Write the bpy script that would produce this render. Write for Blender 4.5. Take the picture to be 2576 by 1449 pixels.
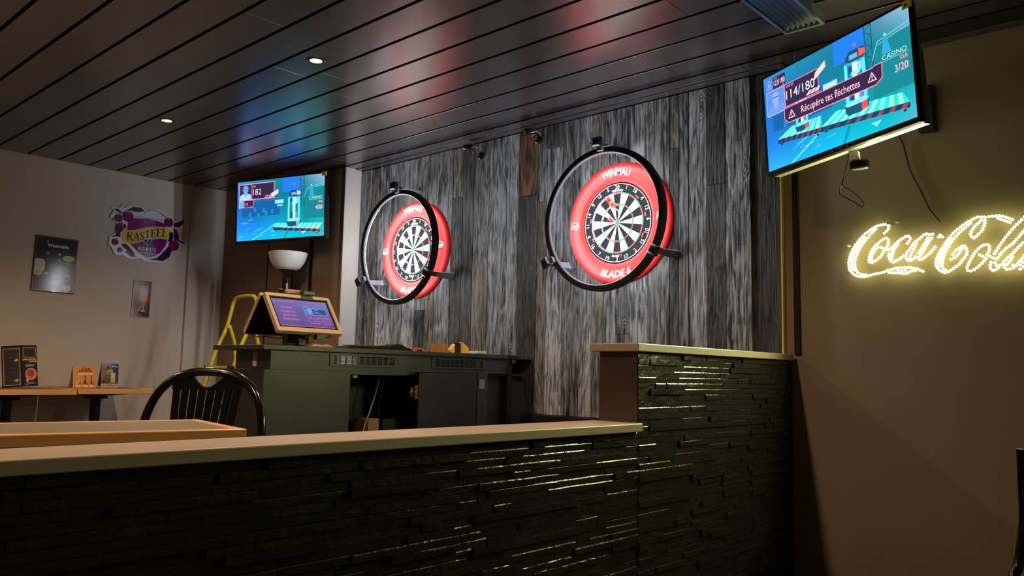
import bpy, bmesh, math, random
from mathutils import Vector, Matrix
random.seed(7)
sc = bpy.context.scene
col = sc.collection
for o in list(bpy.data.objects): bpy.data.objects.remove(o)

# ------------------------------------------------------------------ camera, world, exposure
CAM = Vector((2.5249, -3.6617, 0.8979)); YAW, PITCH, ROLL, FPX = 0.7385, 0.1048, 0.0205, 2034.74
def cam_axes():
    f = Vector((-math.sin(YAW)*math.cos(PITCH), math.cos(YAW)*math.cos(PITCH), math.sin(PITCH)))
    r = Vector((math.cos(YAW), math.sin(YAW), 0)); u = r.cross(f)
    return math.cos(ROLL)*r+math.sin(ROLL)*u, -math.sin(ROLL)*r+math.cos(ROLL)*u, f
CR, CU, CF = cam_axes()
cd = bpy.data.cameras.new('camera'); cam = bpy.data.objects.new('camera', cd); col.objects.link(cam)
m3 = Matrix((CR, CU, -CF)).transposed()
cam.matrix_world = Matrix.Translation(CAM) @ m3.to_4x4()
cd.sensor_width = 36; cd.lens = FPX*36/2576; cd.clip_start = .02; cd.clip_end = 60
sc.camera = cam
w = bpy.data.worlds.new('world'); sc.world = w; w.use_nodes = True
w.node_tree.nodes['Background'].inputs[0].default_value = (.30, .25, .22, 1)
w.node_tree.nodes['Background'].inputs[1].default_value = .02
sc.view_settings.view_transform = 'Standard'; sc.view_settings.look = 'None'
sc.view_settings.exposure = 1.1; sc.view_settings.gamma = 1.0
sc.view_settings.use_curve_mapping = False
sc.cycles.max_bounces = 6; sc.cycles.diffuse_bounces = 3; sc.cycles.glossy_bounces = 4

LAMP = 25.0        # watts of one ceiling downlight
RING = 150.0        # emission of the dartboard ring strips
LEDP = 190.0        # emission of the lit script sign
SCREEN = 0.80      # emission of the picture on the televisions

# ------------------------------------------------------------------ materials
def S(r, g, b):
    f = lambda c: (c/255)/12.92 if c/255 <= .04045 else ((c/255+.055)/1.055)**2.4
    return (f(r), f(g), f(b))
MATS = {}
def mat(name, c=(.5, .5, .5), rough=.5, metal=0., spec=.5, var=0., vscale=6., bump=0., bscale=60., emit=None, es=0., coat=0., stretch=None):
    if name in MATS: return MATS[name]
    m = bpy.data.materials.new(name); m.use_nodes = True; nt = m.node_tree; N = nt.nodes; L = nt.links
    b = N['Principled BSDF']; b.inputs['Base Color'].default_value = (*c, 1); b.inputs['Roughness'].default_value = rough
    b.inputs['Metallic'].default_value = metal; b.inputs['Specular IOR Level'].default_value = spec
    b.inputs['Coat Weight'].default_value = coat; b.inputs['Coat Roughness'].default_value = .27 if name == 'ceiling_dark' else .05
    tc = N.new('ShaderNodeTexCoord'); src = tc.outputs['Object']
    if stretch:
        mp = N.new('ShaderNodeMapping'); mp.inputs['Scale'].default_value = stretch; L.new(src, mp.inputs['Vector']); src = mp.outputs['Vector']
    nz = N.new('ShaderNodeTexNoise'); nz.inputs['Scale'].default_value = vscale; nz.inputs['Detail'].default_value = 2; L.new(src, nz.inputs['Vector'])
    mr = N.new('ShaderNodeMapRange'); mr.inputs[1].default_value = .3; mr.inputs[2].default_value = .7
    v = max(var, .04); mr.inputs[3].default_value = 1-v; mr.inputs[4].default_value = 1+v
    L.new(nz.outputs['Fac'], mr.inputs[0])
    mx = N.new('ShaderNodeVectorMath'); mx.operation = 'SCALE'; mx.inputs[0].default_value = c; L.new(mr.outputs[0], mx.inputs['Scale'])
    L.new(mx.outputs[0], b.inputs['Base Color'])
    if bump:
        n2 = N.new('ShaderNodeTexNoise'); n2.inputs['Scale'].default_value = bscale; n2.inputs['Detail'].default_value = 3; L.new(src, n2.inputs['Vector'])
        bp = N.new('ShaderNodeBump'); bp.inputs['Strength'].default_value = bump; bp.inputs['Distance'].default_value = .004
        L.new(n2.outputs['Fac'], bp.inputs['Height']); L.new(bp.outputs[0], b.inputs['Normal'])
    if emit: b.inputs['Emission Color'].default_value = (*emit, 1); b.inputs['Emission Strength'].default_value = es
    MATS[name] = m; return m
def attr_mat(name, emission=0., rough=.4, spec=.5):
    m = bpy.data.materials.new(name); m.use_nodes = True; nt = m.node_tree; b = nt.nodes['Principled BSDF']
    a = nt.nodes.new('ShaderNodeAttribute'); a.attribute_name = 'Col'
    b.inputs['Roughness'].default_value = rough; b.inputs['Specular IOR Level'].default_value = spec
    if emission:
        b.inputs['Base Color'].default_value = (.01, .01, .012, 1)
        nt.links.new(a.outputs['Color'], b.inputs['Emission Color']); b.inputs['Emission Strength'].default_value = emission
    else: nt.links.new(a.outputs['Color'], b.inputs['Base Color'])
    MATS[name] = m; return m
def barn_wood():
    m = bpy.data.materials.new('barn_wood'); m.use_nodes = True; nt = m.node_tree; N = nt.nodes; L = nt.links; b = N['Principled BSDF']
    tc = N.new('ShaderNodeTexCoord'); oi = N.new('ShaderNodeObjectInfo')
    off = N.new('ShaderNodeVectorMath'); off.operation = 'SCALE'; off.inputs[0].default_value = (31, 17, 43); L.new(oi.outputs['Random'], off.inputs['Scale'])
    ad = N.new('ShaderNodeVectorMath'); ad.operation = 'ADD'; L.new(tc.outputs['Object'], ad.inputs[0]); L.new(off.outputs[0], ad.inputs[1])
    def mapped(s):
        mp = N.new('ShaderNodeMapping'); mp.inputs['Scale'].default_value = s; L.new(ad.outputs[0], mp.inputs['Vector']); return mp.outputs[0]
    def noise(vec, scale, det, dist=0.):
        n = N.new('ShaderNodeTexNoise'); n.inputs['Scale'].default_value = scale; n.inputs['Detail'].default_value = det
        n.inputs['Distortion'].default_value = dist; n.inputs['Roughness'].default_value = .62; L.new(vec, n.inputs['Vector']); return n.outputs['Fac']
    fine = noise(mapped((1, 1, .045)), 95, 5, .6)
    fig = noise(mapped((1, 1, .16)), 9, 3, .3)
    vo = N.new('ShaderNodeTexVoronoi'); vo.inputs['Scale'].default_value = 3.4; L.new(mapped((1.9, 1, .62)), vo.inputs['Vector'])
    kn = N.new('ShaderNodeMapRange'); kn.interpolation_type = 'SMOOTHSTEP'; kn.inputs[1].default_value = .0; kn.inputs[2].default_value = .20; kn.inputs[3].default_value = 1; kn.inputs[4].default_value = 0; L.new(vo.outputs['Distance'], kn.inputs[0])
    kd = N.new('ShaderNodeMath'); kd.operation = 'POWER'; kd.inputs[1].default_value = 6; L.new(kn.outputs[0], kd.inputs[0])
    kf = N.new('ShaderNodeMath'); kf.operation = 'MULTIPLY_ADD'; kf.inputs[1].default_value = .42; L.new(kn.outputs[0], kf.inputs[0]); L.new(fig, kf.inputs[2])
    wv = N.new('ShaderNodeMath'); wv.operation = 'MULTIPLY'; wv.inputs[1].default_value = 52; L.new(kf.outputs[0], wv.inputs[0])
    sn = N.new('ShaderNodeMath'); sn.operation = 'SINE'; L.new(wv.outputs[0], sn.inputs[0])
    big = noise(mapped((1, 1, .35)), 5, 2, .2)
    saw = noise(mapped((.15, .15, 1)), 260, 2)
    def mul(a, k):
        x = N.new('ShaderNodeMath'); x.operation = 'MULTIPLY'; L.new(a, x.inputs[0]); x.inputs[1].default_value = k; return x.outputs[0]
    def add(a, c):
        x = N.new('ShaderNodeMath'); x.operation = 'ADD'; L.new(a, x.inputs[0]); L.new(c, x.inputs[1]); return x.outputs[0]
    h = add(add(add(mul(fine, 1.25), mul(sn.outputs[0], .13)), mul(kd.outputs[0], -.45)), add(mul(big, .62), mul(saw, .18)))
    mr = N.new('ShaderNodeMapRange'); mr.inputs[1].default_value = .74; mr.inputs[2].default_value = 1.34; mr.inputs[3].default_value = .07; mr.inputs[4].default_value = 1.85; L.new(h, mr.inputs[0])
    vm = N.new('ShaderNodeVectorMath'); vm.operation = 'SCALE'; L.new(oi.outputs['Color'], vm.inputs[0]); L.new(mr.outputs[0], vm.inputs['Scale'])
    L.new(vm.outputs[0], b.inputs['Base Color']); b.inputs['Roughness'].default_value = .72; b.inputs['Specular IOR Level'].default_value = .3
    bp = N.new('ShaderNodeBump'); bp.inputs['Strength'].default_value = .9; bp.inputs['Distance'].default_value = .006
    L.new(h, bp.inputs['Height']); L.new(bp.outputs[0], b.inputs['Normal'])
    MATS['barn_wood'] = m; return m
barn_wood()
M = mat
M('ceiling_dark', S(43, 37, 43), .33, var=.06, vscale=3, spec=1., coat=.7)
M('gap_black', (.004, .004, .004), .9)
M('beige_paint', S(206, 195, 184), .72, var=.03, vscale=2, bump=.05, bscale=180)
M('brown_paint', S(147, 127, 104), .62, var=.05, vscale=3, bump=.12, bscale=35)
M('pillar_paint', S(160, 150, 146), .7, var=.03)
M('niche_brown', S(146, 120, 94), .55, var=.05, vscale=3)
M('dark_brown', S(74, 56, 48), .5, var=.08, vscale=5)
M('floor_tile', S(60, 50, 44), .35, var=.15, vscale=2)
M('slate', S(31, 30, 28), .30, var=.25, vscale=9, bump=.75, bscale=42)
M('slate_smooth', S(31, 30, 28), .28, var=.2, vscale=9, bump=.25, bscale=70)
M('slate_ripple', S(32, 31, 28), .26, var=.25, vscale=9, bump=1., bscale=17, stretch=(1, 1.4, 4))
M('cap_wood', S(176, 158, 140), .36, var=.07, vscale=2.2, bump=.05, bscale=90, stretch=(30, 1, 30))
M('table_edge', S(220, 166, 106), .35, var=.12, vscale=2, stretch=(30, 2, 30))
M('table_top', S(112, 98, 84), .5, var=.05)
M('black_metal', S(22, 20, 20), .4)
M('black_gloss', S(16, 14, 14), .18, coat=.3)
M('black_plastic', S(20, 20, 22), .35)
M('desk_black', S(44, 44, 42), .42, var=.12, vscale=8)
M('desk_dark', S(28, 26, 26), .5, var=.1, vscale=8)
M('chrome', (.7, .7, .72), .15, metal=1)
M('brass', S(220, 180, 110), .3, metal=.35)
M('steel_plate', (.65, .67, .68), .3, metal=1)
M('surround_red', S(152, 22, 20), .5, spec=.22, var=.02)
M('surround_groove', S(84, 8, 12), .7)
M('lit_edge_yellow', S(238, 206, 112), .5)  # sign light put into the colour of the added edge strip
M('white_print', S(226, 226, 222), .5, var=.01)
M('board_black', S(13, 14, 18), .9, spec=.1, var=.15, vscale=60)
M('board_cream', S(184, 178, 164), .8, var=.04, vscale=60)
M('board_red', S(150, 22, 34), .75, var=.04, vscale=60)
M('board_green', S(12, 104, 62), .75, var=.04, vscale=60)
M('wire', (.75, .75, .78), .3, metal=1)
M('arm_grey', S(96, 98, 106), .4, metal=.2)
M('ring_black', S(26, 22, 22), .55)
M('ring_liner', S(62, 58, 68), .45)
M('ring_led', (.9, .9, .9), .5, emit=(.90, .96, 1.), es=RING)
M('sign_led', (.9, .9, .8), .4, emit=(.92, 1., .46), es=LEDP)
M('led_collar', (.8, .78, .6), .5, emit=(.92, 1., .40), es=2.2)  # sockets given a faint glow to add the halo around the letters
M('lamp_glow', (.9, .8, .6), .4, emit=(1., .66, .34), es=8)
M('lamp_trim', S(70, 60, 52), .4)
M('lamp_white', S(232, 230, 226), .4)
M('yellow_paint', S(212, 196, 40), .4, var=.18, vscale=28)
M('yellow_plastic', S(230, 180, 60), .4)
M('yellow_tag', S(224, 214, 20), .5)
M('kiosk_frame', S(206, 180, 150), .4)
M('tin_white', S(214, 216, 222), .25)
M('tin_dark', S(36, 18, 26), .18, coat=.5)
M('cable_black', S(20, 18, 17), .4)
M('cable_white', S(170, 160, 150), .5)
M('tape_brown', S(178, 128, 70), .3, coat=.3)
M('cardboard', S(150, 110, 84), .8)
M('pink_tape', S(196, 160, 146), .7)
M('orange_plastic', S(240, 96, 30), .4)
M('dart_orange', S(206, 42, 12), .5)
M('dart_red', S(130, 24, 24), .5)
M('pale_plastic', S(214, 212, 200), .4)
M('green_plastic', S(150, 190, 90), .4)
M('blade_steel', (.7, .72, .74), .25, metal=1)
M('tan_cloth', S(150, 120, 96), .8, bump=.3, bscale=80)
M('black_cloth', S(24, 22, 22), .85, bump=.3, bscale=120)
M('paper', S(200, 186, 170), .7)
M('vent_metal', S(150, 156, 160), .35, metal=.6)
M('dark_red', S(58, 26, 22), .5)
M('tv_back', S(24, 24, 26), .4)
M('tv_back_lit', S(138, 134, 120), .35)  # paler copy of the back shell; sign light on its underside put into colour
M('green_key', S(198, 206, 130), .5)
attr_mat('print_matte', 0, .6, .3); attr_mat('print_gloss', 0, .11, .4); attr_mat('screen_picture', SCREEN, .2); attr_mat('touch_picture', .42, .2)
def acrylic():
    m = bpy.data.materials.new('clear_acrylic'); m.use_nodes = True; nt = m.node_tree; nt.nodes.clear()
    o = nt.nodes.new('ShaderNodeOutputMaterial'); mx = nt.nodes.new('ShaderNodeMixShader'); mx.inputs[0].default_value = .02
    t = nt.nodes.new('ShaderNodeBsdfTransparent'); g = nt.nodes.new('ShaderNodeBsdfGlossy'); g.inputs['Roughness'].default_value = .08
    nt.links.new(t.outputs[0], mx.inputs[1]); nt.links.new(g.outputs[0], mx.inputs[2]); nt.links.new(mx.outputs[0], o.inputs[0]); MATS['clear_acrylic'] = m
acrylic()
for n_ in ('led_collar', 'touch_picture', 'lamp_glow', 'screen_picture'): MATS[n_].cycles.emission_sampling = 'NONE'

# ------------------------------------------------------------------ helpers
def tag(o, label=None, cat=None, group=None, kind=None):
    if label: o['label'] = label
    if cat: o['category'] = cat
    if group: o['group'] = group
    if kind: o['kind'] = kind
    return o
def wloc(o):
    p = Vector((0, 0, 0))
    while o is not None: p += o.location; o = o.parent
    return p
def thing(name, label, cat, loc=(0, 0, 0), rotz=0., group=None, m3=None):
    o = bpy.data.objects.new(name, None); o.empty_display_size = .05; col.objects.link(o); o.location = loc
    o.rotation_euler = m3.to_euler() if m3 is not None else (0, 0, rotz)
    return tag(o, label, cat, group)
def facing(ya, ti=0., ro=0.):
    """axes of a panel: x to its right, y into it, z up; ya turns it from facing -Y, ti tips it down"""
    n = Vector((math.sin(ya)*math.cos(ti), -math.cos(ya)*math.cos(ti), -math.sin(ti)))
    r = Vector((math.cos(ya), math.sin(ya), 0)); u = n.cross(r)
    if u.z < 0: u = -u
    r2 = r*math.cos(ro)+u*math.sin(ro); u2 = -r*math.sin(ro)+u*math.cos(ro)
    return Matrix((r2, -n, u2)).transposed()
class MB:
    def __init__(s): s.v = []; s.f = []
    def add(s, vs, fs):
        k = len(s.v); s.v += [tuple(p) for p in vs]; s.f += [tuple(i+k for i in f) for f in fs]; return s
    def box(s, x0, x1, y0, y1, z0, z1):
        return s.add([(x0,y0,z0),(x1,y0,z0),(x1,y1,z0),(x0,y1,z0),(x0,y0,z1),(x1,y0,z1),(x1,y1,z1),(x0,y1,z1)],
                     [(0,3,2,1),(4,5,6,7),(0,1,5,4),(1,2,6,5),(2,3,7,6),(3,0,4,7)])
    def bar(s, a, b, wd, th, up=(0, 0, 1)):
        a = Vector(a); b = Vector(b); d = (b-a).normalized(); x = d.cross(Vector(up))
        if x.length < 1e-4: x = d.cross(Vector((0, 1, 0)))
        x.normalize(); y = x.cross(d); P = []
        for c in (a, b):
            for i, j in ((-1,-1),(1,-1),(1,1),(-1,1)): P.append(c+x*i*wd/2+y*j*th/2)
        return s.add(P, [(0,3,2,1),(4,5,6,7),(0,1,5,4),(1,2,6,5),(2,3,7,6),(3,0,4,7)])
    def prism(s, pts, lo, hi, axis='y'):
        n = len(pts)
        g = {'y': lambda p, t: (p[0], t, p[1]), 'x': lambda p, t: (t, p[0], p[1]), 'z': lambda p, t: (p[0], p[1], t)}[axis]
        ar = sum(pts[i][0]*pts[(i+1) % n][1]-pts[(i+1) % n][0]*pts[i][1] for i in range(n))
        if (ar < 0) ^ (axis == 'y'): pts = pts[::-1]
        vs = [g(p, lo) for p in pts]+[g(p, hi) for p in pts]
        fs = [tuple(range(n))[::-1], tuple(range(n, 2*n))]+[(i, (i+1) % n, (i+1) % n+n, i+n) for i in range(n)]
        return s.add(vs, fs)
    def tube(s, path, r, seg=8, closed=False):
        P = [Vector(p) for p in path]; n = len(P); rs = r if isinstance(r, (list, tuple)) else [r]*n
        vs = []; fs = []; prev = None
        for i in range(n):
            a = P[i-1] if (i or closed) else P[i]; b = P[(i+1) % n] if (i < n-1 or closed) else P[i]
            d = (b-a).normalized()
            if prev is None:
                x = d.orthogonal().normalized()
            else:
                x = prev-d*prev.dot(d); x.normalize()
            prev = x; y = d.cross(x)
            for k in range(seg):
                t = 2*math.pi*k/seg; vs.append(P[i]+(x*math.cos(t)+y*math.sin(t))*rs[i])
        for i in range(n if closed else n-1):
            j = (i+1) % n
            for k in range(seg): fs.append((i*seg+k, i*seg+(k+1) % seg, j*seg+(k+1) % seg, j*seg+k))
        if not closed: fs += [tuple(range(seg))[::-1], tuple(range((n-1)*seg, n*seg))]
        return s.add(vs, fs)
    def lathe(s, prof, seg=24, c=(0, 0, 0), axis='z', closed=False, caps=True):
        vs = []; fs = []; n = len(prof)
        for k in range(seg):
            t = 2*math.pi*k/seg
            for r, h in prof:
                if axis == 'z': p = (c[0]+r*math.cos(t), c[1]+r*math.sin(t), c[2]+h)
                elif axis == 'y': p = (c[0]+r*math.sin(t), c[1]+h, c[2]+r*math.cos(t))
                else: p = (c[0]+h, c[1]+r*math.cos(t), c[2]+r*math.sin(t))
                vs.append(p)
        for k in range(seg):
            k2 = (k+1) % seg
            for i in range(n if closed else n-1):
                j = (i+1) % n; fs.append((k*n+i, k2*n+i, k2*n+j, k*n+j))
        if not closed and caps:
            if prof[0][0] > 1e-6: fs.append(tuple(k*n for k in range(seg))[::-1])
            if prof[-1][0] > 1e-6: fs.append(tuple(k*n+n-1 for k in range(seg)))
        return s.add(vs, fs)
    def ball(s, c, r, seg=12, rings=8, sc3=(1, 1, 1)):
        vs = []; fs = []
        for i in range(rings+1):
            a = math.pi*i/rings
            for k in range(seg):
                t = 2*math.pi*k/seg
                vs.append((c[0]+r*sc3[0]*math.sin(a)*math.cos(t), c[1]+r*sc3[1]*math.sin(a)*math.sin(t), c[2]+r*sc3[2]*math.cos(a)))
        for i in range(rings):
            for k in range(seg): fs.append((i*seg+k, (i+1)*seg+k, (i+1)*seg+(k+1) % seg, i*seg+(k+1) % seg))
        return s.add(vs, fs)
    def build(s, name, material, parent=None, smooth=False, bevel=0., local=False, label=None, cat=None, group=None, kind=None):
        me = bpy.data.meshes.new(name); off = Vector((0, 0, 0)); loc = Vector((0, 0, 0))
        if parent is not None:
            if not local: off = wloc(parent)
        elif kind != 'structure':
            xs = [p[0] for p in s.v]; ys = [p[1] for p in s.v]; zs = [p[2] for p in s.v]
            loc = Vector(((min(xs)+max(xs))/2, (min(ys)+max(ys))/2, min(zs))); off = loc
        me.from_pydata([(p[0]-off.x, p[1]-off.y, p[2]-off.z) for p in s.v], [], s.f)
        bm = bmesh.new(); bm.from_mesh(me)
        bmesh.ops.remove_doubles(bm, verts=bm.verts, dist=1e-6)
        bmesh.ops.recalc_face_normals(bm, faces=bm.faces)
        if bevel: bmesh.ops.bevel(bm, geom=[e for e in bm.edges if len(e.link_faces) == 2 and e.calc_face_angle(0) > .5], offset=bevel, segments=2, profile=.5, affect='EDGES', clamp_overlap=True)
        bm.to_mesh(me); bm.free()
        if smooth or bevel:
            me.shade_smooth(); me.set_sharp_from_angle(angle=.7 if not bevel else .3)
        me.materials.append(MATS[material])
        o = bpy.data.objects.new(name, me); col.objects.link(o); o.location = loc
        if parent is not None: o.parent = parent
        return tag(o, label, cat, group, kind)
def dup(o, parent=None, loc=None):
    c = o.copy(); col.objects.link(c)
    if parent is not None: c.parent = parent
    if loc is not None: c.location = loc
    for ch in [x for x in bpy.data.objects if x.parent == o]: dup(ch, c)
    return c
TXT = {}
def text_mesh(s, bold=0., shear=0., spacing=1.):
    """flat letters centred on the origin, one unit high capitals: (verts, faces, width)"""
    key = (s, bold, shear, spacing)
    if key in TXT: return TXT[key]
    cu = bpy.data.curves.new('t', 'FONT'); cu.body = s; cu.align_x = 'CENTER'; cu.offset = bold; cu.shear = shear; cu.space_character = spacing; cu.resolution_u = 3
    ob = bpy.data.objects.new('t', cu); col.objects.link(ob)
    dg = bpy.context.evaluated_depsgraph_get(); me = bpy.data.meshes.new_from_object(ob.evaluated_get(dg))
    k = 1/.7
    vs = [((v.co.x)*k, (v.co.y-.345)*k) for v in me.vertices]; fs = [tuple(p.vertices) for p in me.polygons]
    bpy.data.objects.remove(ob); bpy.data.curves.remove(cu); bpy.data.meshes.remove(me)
    wd = max(v[0] for v in vs)-min(v[0] for v in vs); mid = (max(v[0] for v in vs)+min(v[0] for v in vs))/2
    vs = [(x-mid, y) for x, y in vs]
    TXT[key] = (vs, fs, wd); return TXT[key]
def lettering(name, s, fit, material, parent, size, width=None, bold=0., shear=0., th=.0012, flip=1):
    """letters as a thin solid; fit(x, y) -> (x, z) in the parent's plane, standing off towards -Y"""
    vs, fs, wd = text_mesh(s, bold, shear); kx = size if width is None else width/wd
    P = [fit(x*kx, y*size) for x, y in vs]; mb = MB()
    mb.add([(p[0], -th, p[1]) for p in P], fs)
    return mb
SER = {'K': (.95, [(.2,0,.2,1,.17),(.28,.42,.78,.97,.07),(.42,.58,.8,.03,.17)], [(.2,0,.19),(.2,1,.19),(.78,1,.16),(.82,0,.17)]),
 'A': (.92, [(.1,0,.48,1,.07),(.46,1,.8,0,.17),(.25,.33,.65,.33,.06)], [(.1,0,.13),(.8,0,.17)]),
 'T': (.86, [(.42,0,.42,1,.17),(.05,.97,.8,.97,.06),(.07,.8,.07,1,.05),(.78,.8,.78,1,.05)], [(.42,0,.18)]),
 'E': (.82, [(.2,0,.2,1,.17),(.1,.97,.7,.97,.06),(.1,.03,.73,.03,.06),(.2,.52,.55,.52,.06),(.7,.8,.7,1,.05),(.73,0,.73,.22,.05),(.55,.42,.55,.62,.05)], [(.2,0,.19),(.2,1,.19)]),
 'L': (.78, [(.2,0,.2,1,.17),(.1,.03,.7,.03,.06),(.7,0,.7,.25,.05)], [(.2,0,.19),(.2,1,.19)]),
 'S': (.68, [(.58,.72,.56,.9,.09),(.56,.9,.34,.97,.08),(.34,.97,.12,.84,.11),(.12,.84,.16,.64,.14),(.16,.64,.5,.42,.18),(.5,.42,.6,.22,.14),(.6,.22,.4,.03,.11),(.4,.03,.12,.1,.08),(.12,.1,.08,.3,.08)], []),
 'R': (.92, [(.2,0,.2,1,.17),(.2,.97,.5,.97,.06),(.5,.97,.64,.76,.13),(.64,.76,.5,.52,.13),(.5,.52,.2,.52,.06),(.42,.52,.76,.03,.16)], [(.2,0,.19),(.2,1,.19),(.8,0,.13)]),
 'U': (.92, [(.2,1,.2,.28,.17),(.2,.28,.32,.06,.14),(.32,.06,.56,.04,.08),(.56,.04,.7,.24,.07),(.7,.24,.7,1,.07)], [(.2,1,.18),(.7,1,.15)]),
 'B': (.84, [(.2,0,.2,1,.17),(.2,.97,.48,.97,.06),(.48,.97,.6,.76,.12),(.6,.76,.46,.54,.1),(.2,.53,.48,.53,.06),(.48,.53,.66,.28,.13),(.66,.28,.5,.03,.11),(.5,.03,.2,.03,.06)], [(.2,0,.19),(.2,1,.19)])}
def serif_polys(word, fit):
    """polygons for a word in bracketed capitals; fit(t along 0..1, y 0..1)"""
    tot = sum(SER[c][0] for c in word); x = 0.; out = []
    for c in word:
        wd, st, sf = SER[c]
        for x0, y0, x1, y1, t in st:
            d = Vector((x1-x0, y1-y0)); d.normalize(); n = Vector((-d.y, d.x))*t/2; e = d*.0
            q = [(x0+n.x-e.x, y0+n.y-e.y), (x1+n.x+e.x, y1+n.y+e.y), (x1-n.x+e.x, y1-n.y+e.y), (x0-n.x-e.x, y0-n.y-e.y)]
            out.append([fit((x+a)/tot, b) for a, b in q])
        for cx, cy, h in sf:
            y0, y1 = (cy-.0, cy+.055) if cy < .5 else (cy-.055, cy)
            out.append([fit((x+a)/tot, b) for a, b in ((cx-h, y0), (cx+h, y0), (cx+h, y1), (cx-h, y1))])
        x += wd
    return out
class Canvas:
    """flat print or picture on a panel of W x H metres; u from the left, v from the top, both 0..1"""
    def __init__(s, W, H, eps=2.5e-5): s.W = W; s.H = H; s.items = []; s.l = 0; s.eps = eps
    def _c(s, c): return S(*c)
    def poly(s, pts, c, same=False):
        if not same: s.l += 1
        cs = [s._c(q) for q in c] if isinstance(c, list) else [s._c(c)]*len(pts)
        s.items.append((pts, [tuple(range(len(pts)))], cs, s.l))
    def rect(s, u0, v0, u1, v1, c, same=False): s.poly([(u0, v0), (u0, v1), (u1, v1), (u1, v0)], c, same)
    def grad(s, cols, nu, nv):
        """cols: rows of colours spread over the panel, interpolated on a grid"""
        s.l += 1; R = len(cols); K = len(cols[0]); pts = []; cs = []; fs = []
        for j in range(nv+1):
            for i in range(nu+1):
                a = i/nu*(K-1); b = j/nv*(R-1); i0 = min(int(a), K-2); j0 = min(int(b), R-2); fa = a-i0; fb = b-j0
                mixc = [(cols[j0][i0][k]*(1-fa)+cols[j0][i0+1][k]*fa)*(1-fb)+(cols[j0+1][i0][k]*(1-fa)+cols[j0+1][i0+1][k]*fa)*fb for k in range(3)]
                pts.append((i/nu, j/nv)); cs.append(s._c(mixc))
        for j in range(nv):
            for i in range(nu):
                a = j*(nu+1)+i; fs.append((a, a+nu+1, a+nu+2, a+1))
        s.items.append((pts, fs, cs, s.l))
    def circ(s, u, v, ru, c, rv=None, n=20):
        rv = ru*s.W/s.H if rv is None else rv
        s.poly([(u+ru*math.cos(2*math.pi*k/n), v-rv*math.sin(2*math.pi*k/n)) for k in range(n)], c)
    def line(s, pts, wd, c):
        s.l += 1
        for (a, b), (d, e) in zip(pts, pts[1:]):
            x0, y0, x1, y1 = a*s.W, b*s.H, d*s.W, e*s.H; L = math.hypot(x1-x0, y1-y0) or 1; nx, ny = -(y1-y0)/L*wd*s.H/2, (x1-x0)/L*wd*s.H/2
            ex, ey = (x1-x0)/L*wd*s.H*.4, (y1-y0)/L*wd*s.H*.4
            s.poly([((x0+nx-ex)/s.W, (y0+ny-ey)/s.H), ((x1+nx+ex)/s.W, (y1+ny+ey)/s.H), ((x1-nx+ex)/s.W, (y1-ny+ey)/s.H), ((x0-nx-ex)/s.W, (y0-ny-ey)/s.H)], c, True)
    def frame(s, pts, wd, c): s.line(list(pts)+[pts[0]], wd, c)
    def text(s, t, u, v, h, c, width=None, bold=0., shear=0., rot=0.):
        """centred at u, v; capitals h of the panel's height; width as a share of the panel's width"""
        s.l += 1; vs, fs, wd = text_mesh(t, bold, shear); kx = h*s.H if width is None else width*s.W/wd
        cr, sr = math.cos(rot), math.sin(rot); pts = []
        for x, y in vs:
            X, Y = x*kx, y*h*s.H; X, Y = X*cr-Y*sr, X*sr+Y*cr
            pts.append((u+X/s.W, v-Y/s.H))
        s.items.append((pts, fs, [s._c(c)]*len(pts), s.l))
    def build(s, name, material, parent, base=.0005, local=True):
        vs = []; fs = []; cs = []
        for pts, ff, cc, l in s.items:
            k = len(vs)
            vs += [((u-.5)*s.W, -(base+l*s.eps), (.5-v)*s.H) for u, v in pts]; cs += cc; fs += [tuple(i+k for i in f) for f in ff]
        me = bpy.data.meshes.new(name); me.from_pydata(vs, [], fs)
        at = me.color_attributes.new('Col', 'FLOAT_COLOR', 'POINT')
        for i, c in enumerate(cs): at.data[i].color = (*c, 1)
        me.materials.append(MATS[material]); o = bpy.data.objects.new(name, me); col.objects.link(o); o.parent = parent
        return o
def arc(cx, cz, r, a0, a1, n): return [(cx+r*math.cos(a0+(a1-a0)*i/n), cz+r*math.sin(a0+(a1-a0)*i/n)) for i in range(n+1)]

# ------------------------------------------------------------------ the room
H = 2.3975; XL, XR, YF, YB = -3.917, 4.6, -6.6, .025
st = dict(kind='structure')
MB().box(XL-.1, XR+.1, YF-.1, .3, -.1, 0).build('floor', 'floor_tile', label='dark floor of the bar room', **st)
ceil = MB().box(XL-.1, XR+.1, YF-.1, .3, H+.030, H+.12).build('ceiling', 'gap_black', label='dark planked ceiling with black gaps', **st)
gaps = [0.02]+[-.158-.206*k for k in range(32)]
for k in range(len(gaps)-1):
    y1, y0 = gaps[k]-.0088, gaps[k+1]+.0088
    if y0 < YF: break
    xs = [XL+.002]; x = XL+random.uniform(1.6, 3.4)
    if k == 9: x = -.55
    while x < XR-.6: xs.append(x); x += random.uniform(2.4, 3.2)
    xs.append(XR)
    for a, b in zip(xs, xs[1:]):
        MB().box(a+.0008, b-.0008, y0, y1, H+random.uniform(0, .0012), H+.0295).build('plank', 'ceiling_dark', ceil, bevel=.0012)
MB().box(XL-.1, XL, YF, .3, 0, H).build('wall_left', 'beige_paint', label='beige painted side wall with tin signs', **st)
MB().box(XL, XL+.028, -.575, -.26, 0, H).build('trim_1', 'beige_paint', label='shallow beige pilaster beside the corner', **st)
MB().prism([(XL, -.275), (-2.374, -.145), (-2.374, .3), (XL, .3)], 0, H, 'z').build('wall_niche', 'niche_brown', label='brown wall section behind the floor lamp', **st)
MB().box(-2.378, -2.366, -.149, .022, 0, H).build('trim_2', 'pillar_paint', label='pale return beside the plank wall', **st)
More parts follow.
